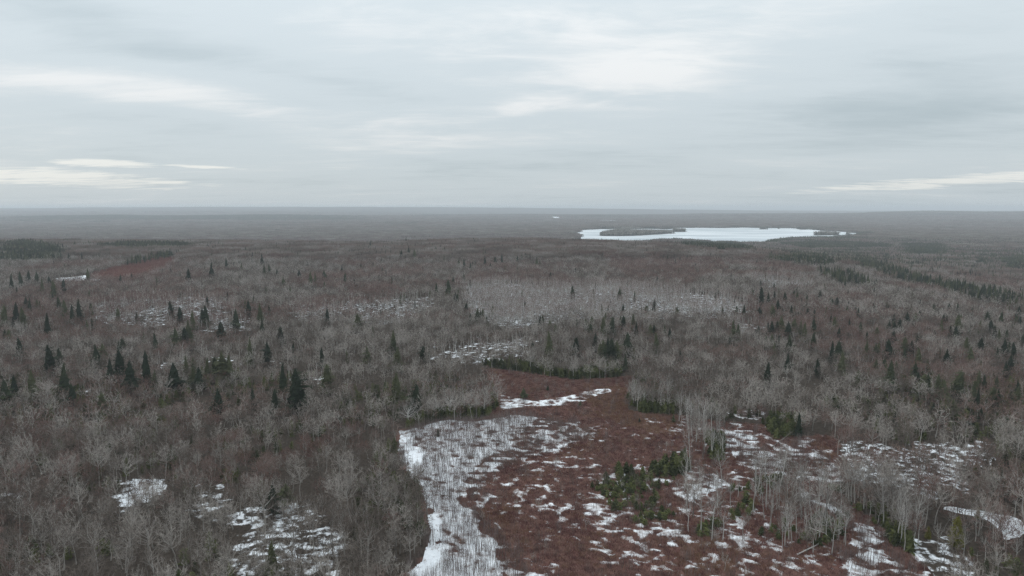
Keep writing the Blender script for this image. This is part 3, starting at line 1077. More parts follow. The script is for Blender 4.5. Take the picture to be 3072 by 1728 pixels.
def flat_poly(name, outline, z, mat, holes=()):
    loops = [[Vector((p[0], p[1], 0)) for p in outline]] + [[Vector((p[0], p[1], 0)) for p in h] for h in holes]
    tris = mgeo.tessellate_polygon(loops)
    v = [(p.x, p.y, z) for lp in loops for p in lp]
    me = bpy.data.meshes.new(name)
    me.from_pydata(v, [], [tuple(t) for t in tris])
    me.update()
    up = sum(p.normal.z for p in me.polygons)
    if up < 0:
        me.flip_normals()
    at = me.attributes.new('depth', 'FLOAT', 'POINT')
    at.data.foreach_set('value', np.full(len(me.vertices), 0.5, np.float32))
    me.materials.append(mat)
    return link(name, me)


tag(flat_poly('frozen_lake', LAKE, LAKE_Z, M['ice'], ISLES), 'large frozen lake with pale wind-streaked ice in the distance', 'lake', kind='structure')
_sp = SPOND
tag(flat_poly('frozen_pond', _sp, float(np.max(hz(_sp[:, 0], _sp[:, 1]))) + 0.4, M['ice']), 'small frozen pond just in front of the big lake', 'pond', kind='structure')
_pd = smooth_poly(POND, 2)
_pd = _pd + np.stack([fbm(_pd[:, 0], _pd[:, 1], 7, 18, 3), fbm(_pd[:, 0], _pd[:, 1], 7, 23, 3)], 1) * 5.0


def island(p, i):
    c = p.mean(0)
    v, f = [], []
    n = len(p)
    rings = [(1.0, -0.6), (0.97, 0.5), (0.7, 2.2), (0.35, 3.6)]
    for s, z in rings:
        for q in p:
            w = c + (q - c) * s
            v.append((w[0], w[1], LAKE_Z + z))
    v.append((c[0], c[1], LAKE_Z + 4.0))
    for k in range(len(rings) - 1):
        for j in range(n):
            a, b = k * n + j, k * n + (j + 1) % n
            f.append((a, b, b + n, a + n))
    k = (len(rings) - 1) * n
    for j in range(n):
        f.append((k + j, k + (j + 1) % n, len(v) - 1))
    me = bpy.data.meshes.new('island')
    me.from_pydata(v, [], f)
    me.update()
    me.materials.append(M['ground'])
    names = ['long low wooded island on the left side of the frozen lake', 'small wooded island at the right tip of the long island',
             'dark wooded island at the right end of the frozen lake', 'tiny islet near the far shore of the frozen lake',
             'smallest islet close to the far shore of the lake', 'little islet by the right-hand shore of the lake']
    tag(link('island', me), names[i], 'island', kind='structure')


for i, p in enumerate(ISLES):
    island(p, i)


# ---- snow lying in the clearing: a real sheet that rises out of the litter where the snow is
BARE = [zpoly(2, [(600, 1000), (700, 990), (720, 1200), (640, 1190)]), zpoly(2, [(480, 510), (585, 530), (585, 640), (490, 690)]),
        zpoly(2, [(600, 1230), (760, 1240), (720, 1449), (500, 1449)])]


def snow_field(x, y):
    big = fbm(x, y, 40, 21, 3)
    s = -0.205 + big * 0.5
    s = np.where(in_any([HALO], x, y, 4.0, 90), -0.01 + big * 0.35, s)
    s = np.where(in_any([STRIP], x, y, 4.0, 60), 0.30, s)
    s = np.where(in_any([TOPSNOW], x, y, 2.5, 61), 0.13, s)
    s = np.where(in_any(SNOWY, x, y, 4.0, 62), 0.075 + big * 0.3, s)
    s = np.where((y > 262) & ~in_any([TOPSNOW, STRIP, HALO], x, y, 2.0, 61) & ~in_any(SNOWY, x, y, 2.5, 62), -0.36, s)
    s = np.where(in_any(BARE, x, y, 2.0, 64), 0.7, s)
    wx, wy = fbm(x, y, 4, 33, 2) * 2.2, fbm(x, y, 4, 35, 2) * 2.2
    n = fbm((x + wx) * 0.75 + y * 0.2, (y + wy) * 0.95, 1.9, 31, 4, 0.6) * 1.25 + fbm(x, y, 8, 37, 2) * 0.35
    return s + n


def build_snow():
    st = 0.35
    xs = np.arange(-75, 190, st)
    ys = np.arange(108, 372, st)
    X, Y = np.meshgrid(xs, ys)
    xf, yf = X.ravel(), Y.ravel()
    op = in_any([OPEN] + SNOWY, xf, yf, 1.0, 41)
    f = np.where(op, snow_field(xf, yf), -1)
    Zs = hz(xf, yf) + np.clip(f * 0.8, -0.3, 0.14) + 0.02
    keep = (f > -0.08).reshape(X.shape)
    idx = np.arange(X.size).reshape(X.shape)
    kq = keep[:-1, :-1] & keep[:-1, 1:] & keep[1:, 1:] & keep[1:, :-1]
    q = np.stack([idx[:-1, :-1], idx[:-1, 1:], idx[1:, 1:], idx[1:, :-1]], -1)[kq]
    used, inv = np.unique(q, return_inverse=True)
    q = inv.reshape(q.shape)
    co = np.stack([xf, yf, Zs], 1)[used]
    me = bpy.data.meshes.new('snow')
    me.vertices.add(len(co))
    me.vertices.foreach_set('co', co.ravel())
    me.loops.add(q.size)
    me.loops.foreach_set('vertex_index', q.ravel())
    me.polygons.add(len(q))
    me.polygons.foreach_set('loop_start', np.arange(0, q.size, 4))
    me.update(calc_edges=True)
    me.polygons.foreach_set('use_smooth', np.ones(len(q), bool))
    at = me.attributes.new('depth', 'FLOAT', 'POINT')
    at.data.foreach_set('value', f[used].astype(np.float32))
    me.materials.append(M['snow'])
    tag(link('snow', me), 'melting snow lying in the strip and patches of the clearing', 'snow', kind='stuff')


build_snow()
tag(flat_poly('snow_covered_pond', _pd, float(np.max(hz(_pd[:, 0], _pd[:, 1]))) + 0.05, M['snow']), 'smooth snow-covered pond among bare trees at the right edge', 'pond', kind='structure')


# ------------------------------------------------------------------ stuff: one object, instances by geometry nodes
SRC = {}


def src_collection(key, meshes):
    if key in SRC:
        return SRC[key]
    c = bpy.data.collections.new('src_' + key)
    for i, me in enumerate(meshes):
        o = bpy.data.objects.new('%s_%02d' % (key, i), me)
        c.objects.link(o)
    SRC[key] = c
    return c


def stuff(name, key, meshes, P, scale, label, cat, tilt=0.04, zs=1.0):
    P = np.asarray(P, float)
    n = len(P)
    if n == 0:
        return
    r = np.random.default_rng(n + len(name))
    me = bpy.data.meshes.new(name)
    me.vertices.add(n)
    me.vertices.foreach_set('co', P.ravel())
    rot = np.stack([r.normal(0, tilt, n), r.normal(0, tilt, n), r.uniform(0, 6.283, n)], 1)
    a = me.attributes.new('rot', 'FLOAT_VECTOR', 'POINT')
    a.data.foreach_set('vector', rot.astype(np.float32).ravel())
    sc = np.broadcast_to(np.asarray(scale, float), (n,)) if np.ndim(scale) < 2 else None
    sv = np.stack([sc, sc, sc * zs], 1)
    a = me.attributes.new('scl', 'FLOAT_VECTOR', 'POINT')
    a.data.foreach_set('vector', sv.astype(np.float32).ravel())
    a = me.attributes.new('idx', 'INT', 'POINT')
    a.data.foreach_set('value', r.integers(0, len(meshes), n).astype(np.int32))
    o = link(name, me)
    g = bpy.data.node_groups.new(name, 'GeometryNodeTree')
    g.interface.new_socket('Geometry', in_out='INPUT', socket_type='NodeSocketGeometry')
    g.interface.new_socket('Geometry', in_out='OUTPUT', socket_type='NodeSocketGeometry')
    N, L = g.nodes.new, g.links.new
    gi, go = N('NodeGroupInput'), N('NodeGroupOutput')
    ci = N('GeometryNodeCollectionInfo')
    ci.inputs['Collection'].default_value = src_collection(key, meshes)
    ci.inputs['Separate Children'].default_value = True
    ci.inputs['Reset Children'].default_value = True
    iop = N('GeometryNodeInstanceOnPoints')

    def attr(nm, t):
        k = N('GeometryNodeInputNamedAttribute')
        k.data_type = t
        k.inputs['Name'].default_value = nm
        return k.outputs['Attribute']
    er = N('FunctionNodeEulerToRotation')
    L(attr('rot', 'FLOAT_VECTOR'), er.inputs[0])
    L(gi.outputs[0], iop.inputs['Points'])
    L(ci.outputs[0], iop.inputs['Instance'])
    iop.inputs['Pick Instance'].default_value = True
    L(attr('idx', 'INT'), iop.inputs['Instance Index'])
    L(er.outputs[0], iop.inputs['Rotation'])
    L(attr('scl', 'FLOAT_VECTOR'), iop.inputs['Scale'])
    L(iop.outputs[0], go.inputs[0])
    md = o.modifiers.new('instances', 'NODES')
    md.node_group = g
    tag(o, label, cat, kind='stuff')
    return o


def ground_pts(x, y, sink=0.05):
    return np.stack([x, y, hz(x, y) - sink], 1)


def joined(key):
    return [k[2] for k in KIND[key]]


def tree_thing(name, kind, var, x, y, sc, rz, label, cat, group=None, sz=None, tilt=(0, 0), zoff=-0.08):
    e = link(name, None)
    e.empty_display_size = 0.5
    e.location = (x, y, float(hz(np.array([x]), np.array([y]))[0]) + zoff)
    e.scale = (sc, sc, sz if sz else sc)
    e.rotation_euler = (tilt[0], tilt[1], rz)
    T, C, _ = KIND[kind][var % len(KIND[kind])]
    link('trunk', T, e)
    link('crown', C, e)
    tag(e, label, cat, group)
    return e


# ------------------------------------------------------------------ the woods: where each tree stands
def jgrid(y0, y1, st, umax=0.86, seed=1, jit=0.85):
    r = np.random.default_rng(seed)
    out = []
    xs = np.arange(-umax * (y1 + 30), umax * (y1 + 30), st)
    ys = np.arange(y0, y1, st)
    X, Y = np.meshgrid(xs, ys)
    X = X.ravel() + r.uniform(-0.5, 0.5, X.size) * st * jit
    Y = Y.ravel() + r.uniform(-0.5, 0.5, Y.size) * st * jit
    m = np.abs(X) < umax * (Y + 25)
    return X[m], Y[m]


X, Y = jgrid(118, 1000, 4.05, seed=3)
R0 = np.random.default_rng(8)
rnd = R0.random(len(X))
nearm = Y < 420
opn = np.zeros(len(X), bool)
opn[nearm] = in_any([OPEN], X[nearm], Y[nearm], 2.2, 41) | inside(_pd, X[nearm], Y[nearm])
gap = in_any(GAPS, X, Y, 3.0)
spn = in_any(SPARSE_NEAR, X, Y, 2.5)
spm = in_any(SPARSE_MID, X, Y, 9.0)
bir = in_any(BIRCH, X, Y, 6.0)
rlow = in_any(REDLOW + REDSNOW, X, Y, 4.0)
rtre = in_any(REDTREES, X, Y, 9.0)
con = in_any(CONIF, X, Y, 8.0)
thin = fbm(X, Y, 28, 51, 3)
keep = ~(bir & (rnd > 0.35)) & ~opn & ~(gap & (rnd > 0.38)) & ~rlow
keep &= ~(spn & (rnd > 0.52 + thin))
keep &= ~(spm & (rnd > 0.80 + thin * 2.2))

keep &= ~((rnd > 0.93 + thin * 1.2) & ~spn & ~spm & ~bir)
keep &= ~(con & (rnd < 0.7))
stand = fbm(X, Y, 70, 61, 3) * 1.7 + R0.normal(0, 0.20, len(X))
isred = (stand > 0.12) | (rtre & (rnd < 0.85))
isred &= ~bir
ispale = bir | (spm & (rnd < 0.5))
scl = (0.66 + 0.56 * R0.random(len(X)) ** 1.2) * (1 + 0.5 * fbm(X, Y, 45, 71, 3))
zsc = 0.96 - 0.22 * sstep(170, 290, Y)
px_, py_ = proj(X, Y, hz(X, Y) + 5)
inview = (px_ > -20) & (px_ < 3092) & (py_ < 1760)
dist = np.hypot(X, Y)

# the trees of each kind that show largest stand as things of their own
LIM = 280


def side_phrase(sx, sy):
    for lim, ph in ((160, 'against the left edge'), (340, 'in the left corner wood'), (520, 'left of the snowy gap'), (700, 'just below the snowy gap'), (860, 'left of the snowy opening'),
                    (1040, 'inside the snowy opening'), (1180, 'between snowy opening and snow strip'), (1400, 'beside the snow strip'), (2560, 'behind the clearing'), (2760, 'left of the snow-covered pond'),
                    (2920, 'beside the snow-covered pond')):
        if sx < lim:
            return ph
    return 'against the right edge'


def depth_phrase(sy):
    for lim, ph in ((1290, 'well back'), (1360, 'halfway back'), (1430, 'in the middle rows'), (1500, 'in the nearer rows'), (1570, 'near the front'), (1640, 'low in the photo')):
        if sy < lim:
            return ph
    return 'at the bottom edge'


def build_phrase(sc):
    return 'big ' if sc > 1.05 else 'small ' if sc < 0.78 else ''


single = np.zeros(len(X), bool)
for kind, flag, nm, lookw, cat in (('grey_near', ~isred & ~ispale, 'bare_grey_tree', 'bare grey hardwood tree', 'tree'),
                                   ('red_near', isred, 'bare_maple_tree', 'bare reddish-brown maple tree', 'tree')):
    cand = np.nonzero(keep & flag & inview)[0]
    cand = cand[np.argsort(dist[cand])][:LIM]
    single[cand] = True
    for q, i in enumerate(cand):
        ph = side_phrase(px_[i], py_[i])
        dp = depth_phrase(py_[i])
        sz_ = build_phrase(scl[i])
        lab = '%s%s %s, %s' % (sz_, lookw, ph, dp)
        tree_thing(nm, kind, int(R0.integers(0, 99)), X[i], Y[i], float(scl[i]), float(R0.uniform(0, 6.28)), lab, cat, '%s%s, %s, %s' % (sz_, nm.replace('_', ' ') + 's', ph, dp), sz=float(scl[i] * zsc[i]), tilt=(float(R0.normal(0, 0.07)), float(R0.normal(0, 0.07))))

W = keep & ~single & (dist > 0)
lod = np.where(Y < 235, 0, np.where(Y < 470, 1, 2))
for l, sfx in enumerate(('near', 'mid', 'far')):
    for key, flag in (('grey', ~isred & ~ispale), ('red', isred)):
        m = W & flag & (lod == l)
        stuff('hardwood_forest', key + '_' + sfx, joined(key + '_' + sfx), ground_pts(X[m], Y[m]), scl[m],
              '%s bare hardwood canopy, %s' % (dict(grey='grey', red='reddish-brown')[key], ('of the nearest wood', 'of the middle distance', 'of the far slope')[l]), 'forest', zs=zsc[m], tilt=0.09)
bxx, byy = jgrid(300, 1000, 3.1, seed=14)
bm = in_any(BIRCH, bxx, byy, 15.0) & (R0.random(len(bxx)) < 0.86 + 2.2 * fbm(bxx, byy, 28, 52, 3))
stuff('birch_stand', 'pale_far', joined('pale_far'), ground_pts(bxx[bm], byy[bm]), 0.75 + 0.4 * R0.random(bm.sum()), 'close stand of pale birch trunks on the middle slope', 'forest', zs=0.9)
m = W & ispale
stuff('birch_stand', 'pale_far', joined('pale_far'), ground_pts(X[m], Y[m]), scl[m] * 0.95, 'loose pale slender trees over snow in the middle distance', 'forest', zs=0.85)

# low dark-red thicket of the far left clearing
xr, yr = jgrid(700, 1250, 3.2, seed=9)
m = in_any(REDLOW, xr, yr, 4.0)
stuff('red_thicket', 'deepred_far', joined('deepred_far'), ground_pts(xr[m], yr[m]), 0.55 + 0.2 * R0.random(m.sum()), 'dark red thicket in the far clearing on the left', 'thicket')

# ---- far wood
def far_mix(x, y):
    return fbm(x * 0.45, y, 420, 83, 4) * 1.25 + fbm(x, y, 130, 84, 2) * 0.45 + 0.10 * R0.normal(0, 1, len(x))


for lo, hi, st, sfx in ((985, 3600, 23, '_a'), (3600, 11500, 52, '_b')):
    x, y = jgrid(lo, hi, st, umax=0.84, seed=int(st))
    ok = ~inside(SPOND, x, y)
    for dx_, dy_ in ((0, 0), (st * .4, 0), (-st * .4, 0), (0, st * .45), (0, -st * .45)):
        ok &= ~in_lake(x + dx_, y + dy_)
    for p in ISLES:
        ok &= ~inside(p, x, y)
    for s in SLIVERS:
        ok &= ~inside(s, x, y)
    if sfx == '_a':
        ok &= ~in_any(REDLOW + REDSNOW, x, y, 4)
    x, y = x[ok], y[ok]
    f = far_mix(x, y)
    u = x / y
    valley = ((u > 0.3) & (y > 1000 - 500 * (u - 0.35)) & (y < 2900)) * 0.22
    shore = np.zeros(len(x))
    for dx_, dy_ in ((90, 0), (-90, 0), (0, 140), (0, -140), (0, 260)):
        shore += inside(LAKE, x + dx_, y + dy_)
    f = f + valley + 0.16 * shore
    ridge = np.exp(-((y - 7050) / 650) ** 2) * sstep(-0.16, -0.3, u) * sstep(-0.78, -0.66, u) * 1.3
    f = f + ridge
    cf = in_any(CONIF, x, y, 10)
    crest = (y < 1700) & (u < 0.36) & ~cf
    f = np.where(crest, np.minimum(f, 0.05), f)
    f = np.where(cf, 1.0, f)
    z = hz(x, y)
    sc_ = 0.9 + 0.25 * R0.random(len(x))
    what = 'nearer' if sfx == '_a' else 'hazy far'
    for key, lo_, hi_, nm, lab in (('hard', -9, 0.27, 'distant_hardwood_forest', '%s bare hardwood forest rolling to the horizon' % what),
                                   ('mixed', 0.27, 0.55, 'distant_mixed_forest', '%s mixed forest of bare trees and dark spruces' % what),
                                   ('dark', 0.55, 9, 'distant_spruce_forest', '%s dark spruce bands beyond the hill' % what)):
        m = (f > lo_) & (f <= hi_)
        stuff(nm, key + sfx, PATCH[key + sfx], np.stack([x[m], y[m], z[m] - 0.3], 1), sc_[m], lab, 'forest', tilt=0.0)

# island woods
ix, iy = [], []
for p in ISLES:
    x0, y0 = p.min(0)
    x1, y1 = p.max(0)
    gx, gy = np.meshgrid(np.arange(x0, x1, 7), np.arange(y0, y1, 8))
    gx = gx.ravel() + R0.uniform(-4, 4, gx.size)
    gy = gy.ravel() + R0.uniform(-4, 4, gy.size)
    m = inside(p, gx, gy)
    ix.append(gx[m])
    iy.append(gy[m])
ix, iy = np.concatenate(ix), np.concatenate(iy)
pk = R0.random(len(ix)) < 0.45
for key, m, nm in (('spruce_far', pk, 'dark spruces'), ('grey_far', ~pk, 'bare grey trees')):
    stuff('island_wood', key, joined(key), np.stack([ix[m], iy[m], np.full(m.sum(), LAKE_Z + 1.2)], 1), 1.15 + 0.6 * R0.random(m.sum()), '%s covering the lake islands' % nm, 'forest')
# shore spruces in front of the lake and in the valley, as one mass
xs_, ys_ = jgrid(1000, 2750, 15, umax=0.84, seed=77)
u = xs_ / ys_
m = ((u > 0.2) & (ys_ > 1150 - 700 * (u - 0.3))) & (R0.random(len(xs_)) < 0.25 + 0.5 * fbm(xs_, ys_, 160, 91, 3)) | in_any(CONIF, xs_, ys_, 8)
m |= (R0.random(len(xs_)) < 0.012)
m &= ~in_lake(xs_, ys_) & ~inside(SPOND, xs_, ys_)
stuff('spruce_forest', 'spruce_far', joined('spruce_far'), ground_pts(xs_[m], ys_[m]), 0.85 + 0.6 * R0.random(m.sum()), 'dark spruces scattered over the valley before the lake', 'forest')

xs_, ys_ = jgrid(480, 2600, 6.5, umax=0.84, seed=78)
m = in_any(CONIF, xs_, ys_, 8) & (R0.random(len(xs_)) < 0.8 + fbm(xs_, ys_, 40, 92, 3))
stuff('spruce_band', 'spruce_far', joined('spruce_far'), ground_pts(xs_[m], ys_[m]), 0.8 + 0.55 * R0.random(m.sum()), 'dense dark spruce bands along the valley on the right', 'forest')

xs_, ys_ = jgrid(330, 1000, 12, umax=0.84, seed=79)
pr = 0.05 + 0.10 * sstep(0.1, 0.6, xs_ / ys_) + 0.35 * np.clip(fbm(xs_, ys_, 60, 93, 3) - 0.05, 0, 1)
m = (R0.random(len(xs_)) < pr) & ~in_any([OPEN], xs_, ys_, 1, 41) & ~in_any(REDLOW, xs_, ys_, 3)
stuff('scattered_spruces', 'spruce_far', joined('spruce_far'), ground_pts(xs_[m], ys_[m]), 0.62 + 0.42 * R0.random(m.sum()), 'small dark spruces peeping through the middle slopes', 'forest')

# ------------------------------------------------------------------ spruces one can point at (zoom x, tip y, foot of the visible part)
SP = {
    4: [(235, 1210, 1380), (100, 1255, 1350), (40, 1285, 1410), (360, 985, 1180), (430, 1045, 1120), (460, 1150, 1330), (345, 810, 930), (140, 975, 1070), (60, 915, 975), (30, 930, 970),
        (695, 1035, 1140), (745, 1010, 1080), (890, 985, 1030), (855, 1000, 1030), (805, 1110, 1250), (865, 1045, 1230), (945, 1130, 1310), (1060, 1050, 1260), (1260, 1150, 1300),
        (1345, 1100, 1180), (1400, 1120, 1155), (1395, 1180, 1260), (1275, 905, 1020), (1340, 900, 1000), (1365, 860, 980), (1125, 935, 1040), (1565, 1120, 1210), (1615, 1050, 1220),
        (1660, 1115, 1220), (1500, 1130, 1220), (1810, 985, 1110), (1940, 1015, 1110), (2045, 1160, 1330), (2150, 1165, 1420), (2365, 1170, 1310), (1990, 1340, 1460), (1580, 1340, 1460),
        (735, 1365, 1460), (2330, 1060, 1130), (1830, 1340, 1440), (1440, 1190, 1280), (1120, 1220, 1300), (520, 1290, 1400),
        (30, 690, 870), (120, 680, 850), (165, 740, 860), (185, 690, 750), (215, 695, 780), (270, 705, 760), (425, 680, 760), (470, 700, 810), (520, 750, 840), (575, 700, 830),
        (660, 750, 780), (855, 770, 830), (990, 795, 835), (1235, 715, 800), (1395, 770, 880), (1465, 765, 850), (1495, 730, 860), (1305, 770, 850), (1600, 855, 940), (1710, 700, 890),
        (1885, 675, 850), (1900, 830, 930), (2030, 900, 975), (2370, 770, 860), (1800, 720, 780),
        (390, 520, 670), (85, 480, 620), (150, 460, 600), (205, 460, 580), (265, 460, 580), (305, 540, 630), (360, 530, 590), (640, 490, 560), (870, 525, 560), (1365, 490, 560),
        (1530, 445, 530), (1640, 390, 475), (1750, 435, 490), (1900, 380, 450), (1915, 440, 525), (1950, 450, 510), (2055, 540, 590), (2170, 495, 545), (2250, 500, 580), (2285, 510, 580),
        (2350, 495, 545), (460, 560, 620), (2005, 490, 525), (95, 290, 400), (155, 285, 420), (185, 290, 400), (290, 295, 350), (500, 375, 415), (595, 370, 415), (640, 280, 310),
        (850, 285, 330), (870, 290, 330), (930, 290, 345), (1000, 310, 350), (1065, 305, 340), (1165, 310, 340), (1290, 290, 335), (1320, 305, 340), (545, 290, 330), (330, 370, 420), (20, 340, 400)],
    5: [(380, 935, 1060), (410, 1040, 1150), (395, 1210, 1400), (540, 1325, 1430), (590, 1045, 1090), (190, 1050, 1120), (120, 810, 885), (775, 570, 665), (690, 590, 640), (810, 540, 580),
        (890, 525, 570), (840, 670, 710), (825, 655, 700), (985, 765, 830), (1025, 770, 820), (905, 740, 770), (935, 810, 840), (1100, 750, 785), (1505, 935, 1080),
        (1705, 985, 1045), (1840, 940, 1010), (1930, 960, 1090), (1990, 1000, 1100), (1895, 985, 1095), (1960, 975, 1105), (1875, 1015, 1090), (1915, 1010, 1110), (2075, 930, 1040), (2280, 945, 1040), (1675, 605, 680), (2015, 615, 690), (2040, 735, 785), (2210, 735, 790),
        (2435, 755, 800), (1510, 860, 905), (1550, 890, 920), (1440, 820, 860), (1460, 820, 860), (1770, 835, 880), (1815, 835, 870), (1895, 830, 920), (1960, 825, 920), (2020, 820, 880),
        (2045, 830, 880), (2115, 810, 870), (1705, 850, 890), (1810, 890, 930), (1385, 1005, 1060), (2265, 720, 750), (2240, 880, 920), (2265, 885, 920), (2380, 910, 945),
        (210, 290, 340), (250, 335, 360), (295, 335, 380), (435, 355, 405), (490, 325, 390), (530, 340, 410), (145, 385, 405), (685, 325, 365), (750, 330, 370), (800, 345, 370), (340, 245, 280),
        (390, 245, 280), (440, 255, 300), (470, 255, 305), (535, 245, 275), (590, 240, 270), (640, 235, 270), (700, 250, 275), (850, 410, 465), (890, 420, 470), (935, 435, 480),
        (970, 430, 465), (1040, 400, 460), (1115, 395, 440), (1165, 380, 440), (1080, 450, 470), (1275, 390, 435), (1335, 375, 400), (1310, 380, 410), (1440, 420, 450), (1415, 405, 445),
        (25, 520, 580), (5, 455, 500), (1725, 480, 500), (1515, 515, 535), (2420, 420, 445), (2445, 480, 500)],
    6: [(370, 855, 950), (405, 880, 945), (550, 895, 930), (620, 875, 910), (650, 860, 920), (715, 825, 910), (685, 850, 920), (765, 870, 940), (810, 850, 910), (855, 860, 910), (880, 880, 950),
        (950, 840, 910), (945, 945, 1005), (775, 950, 1045), (605, 965, 1000), (650, 955, 1000), (695, 970, 1005), (760, 1080, 1180), (615, 1165, 1255), (1080, 1010, 1120), (1130, 1000, 1080),
        (1150, 1080, 1205), (980, 1140, 1190), (1505, 1140, 1300), (1335, 1005, 1060), (1490, 985, 1075), (1405, 1025, 1060), (1615, 985, 1035), (1665, 1010, 1040), (1610, 1050, 1085),
        (1705, 975, 1005), (1710, 1050, 1120), (1915, 1065, 1130), (2055, 970, 1040), (2160, 985, 1050), (2090, 1045, 1110), (2335, 980, 1070), (2400, 1020, 1090), (1690, 1150, 1210),
        (1405, 1130, 1180), (1465, 1130, 1165), (2380, 1100, 1160), (2165, 1140, 1165), (2345, 1160, 1200), (1740, 1230, 1350), (1775, 1240, 1350), (1710, 1240, 1310), (1855, 1240, 1340),
        (1890, 1290, 1370), (2000, 1225, 1340), (2145, 1220, 1300), (2190, 1255, 1310), (2275, 1245, 1310), (2110, 1310, 1400), (2145, 1345, 1410), (2245, 1340, 1400), (2290, 1340, 1420),
        (2435, 1290, 1350), (2430, 1340, 1410), (1270, 1210, 1260), (570, 620, 720), (665, 595, 620), (620, 655, 710), (665, 645, 700), (740, 655, 715), (805, 640, 670), (830, 650, 690),
        (900, 680, 725), (995, 645, 685), (1080, 700, 740), (1115, 695, 740), (690, 715, 760), (650, 755, 805), (560, 760, 785), (785, 755, 795), (905, 775, 800), (445, 740, 785),
        (390, 755, 785), (1100, 830, 890), (1135, 910, 945), (1290, 875, 925), (1385, 730, 765), (1485, 725, 760), (1275, 780, 810), (1195, 755, 785), (1570, 845, 900),
        (1535, 870, 900), (1405, 910, 940), (1530, 935, 970), (1500, 850, 900), (1535, 810, 835), (1630, 800, 850), (1655, 740, 775), (1690, 810, 840), (1720, 790, 815),
        (1820, 745, 775), (1890, 815, 860), (1915, 820, 855), (1995, 815, 890), (1930, 740, 775), (1995, 740, 780), (2100, 760, 790), (2155, 865, 905), (2235, 865, 910), (2210, 800, 850),
        (2310, 800, 850), (2420, 815, 865), (2445, 830, 870), (2440, 760, 800), (1980, 900, 950), (1940, 885, 930), (1885, 895, 920), (2080, 905, 935), (2260, 900, 945), (2295, 920, 960),
        (2350, 920, 955)],
    3: [(1815, 180, 240), (1890, 190, 280), (1960, 150, 280), (1535, 240, 310), (2095, 225, 270), (2165, 220, 270), (2340, 280, 340), (2305, 155, 210), (2340, 535, 680), (2300, 640, 780), (840, 240, 360)],
    1: [(1975, 770, 900), (2080, 760, 850), (1960, 1150, 1330), (25, 390, 430)],
    2: [(1320, 80, 170), (1495, 65, 110), (700, 375, 440), (1730, 170, 220), (2160, 290, 340), (2405, 270, 340), (1590, 385, 410)],
}
rec = []
for k, lst in SP.items():
    for (zx, zt, zb) in lst:
        sx, st_ = Zp(k, zx, zt)
        _, sb = Zp(k, zx, zb)
        off = 0.0 if k == 2 else (4.5 if k in (1, 3) else 6.8)
        x, y = unproj(sx, sb, off)
        kx, kz = ray(sx, st_)
        H = CAM_Z + kz * y - float(_hz0(np.array([x]), np.array([y]))[0])
        rec.append([sx, st_, sb, x, y, min(max(H, 2.0), 19.0)])
for (zx, zt, zb) in [(1985, 1000, 1210), (1780, 1080, 1150), (2140, 940, 1010)]:
    sx, st_ = Zp(3, zx, zt)
    _, sb = Zp(3, zx, zb)
    x, y = unproj(sx, sb, 1.0)
    kx, kz = ray(sx, st_)
    H = CAM_Z + kz * y - float(_hz0(np.array([x]), np.array([y]))[0])
    rec.append([sx, st_, sb, x, y, min(max(H, 2.0), 20.0), 'olive'])

ROWS = [(0, 742, 'on the far crest'), (742, 800, 'on the upper slope'), (800, 870, 'on the mid-upper slope'), (870, 940, 'on the middle slope'), (940, 1010, 'on the mid-lower slope'),
        (1010, 1085, 'on the lower slope'), (1085, 1180, 'in the nearer wood'), (1180, 1300, 'in the near wood'), (1300, 2000, 'in the foreground')]
COLS = [(0, 180, 'at the left edge'), (180, 420, 'in the left part'), (420, 680, 'left of the middle'), (680, 1020, 'midway to the clearing'), (1020, 1330, 'left of the red clearing'),
        (1330, 1640, 'behind the red clearing'), (1640, 1920, 'behind the clearing end'), (1920, 2180, 'below the left lake end'), (2180, 2440, 'below the right lake end'),
        (2440, 2680, 'right of the lake end'), (2680, 2880, 'in the right part'), (2880, 3100, 'at the right edge')]
ORD = ['leftmost', 'second from left', 'third from left', 'fourth from left', 'fifth from left', 'sixth from left', 'seventh from left', 'eighth from left', 'ninth from left', 'tenth from left',
       'eleventh from left', 'twelfth from left', 'thirteenth from left', 'fourteenth from left']
cells = {}
for q in rec:
    if len(q) > 6:
        continue
    rw = [r[2] for r in ROWS if r[0] <= q[2] < r[1]][0]
    cl = [c[2] for c in COLS if c[0] <= q[0] < c[1]][0]
    cells.setdefault((rw, cl), []).append(q)
for (rw, cl), lst in cells.items():
    lst.sort(key=lambda q: q[0])
    mean = sum(q[5] for q in lst) / len(lst)
    for i, q in enumerate(lst):
        size = 'tall dark' if q[5] > 13.5 else 'small dark' if q[5] < 9 else 'dark'
        lab = '%s spruce %s, %s%s' % (size, rw, cl, '' if len(lst) == 1 else ', %s' % (ORD[i] if i < len(lst) - 1 or i == 0 else 'rightmost'))
        H = q[5] * float(R0.uniform(0.86, 1.0))
        fat = float(R0.uniform(1.0, 1.7)) * (1.15 if H < 9 else 1.05 if H < 14 else 0.95)
        kind = 'spruce_near' if q[4] < 620 else 'spruce_far'
        tree_thing('spruce_tree', kind, int(R0.integers(0, 99)), q[3], q[4], H / 10 * fat, float(R0.uniform(0, 6.28)), lab, 'spruce', 'spruces rising out of the bare woods', sz=H / 10)
for q, lab in zip([q for q in rec if len(q) > 6], ['large olive-yellow conifer left of the snow-covered pond', 'small olive conifer left of the large olive one', 'olive conifer just above the pond tip']):
    tree_thing('olive_conifer', 'olive_near', int(q[0]), q[3], q[4], q[5] / 10 * 1.1, 1.0, lab, 'conifer', sz=q[5] / 10)

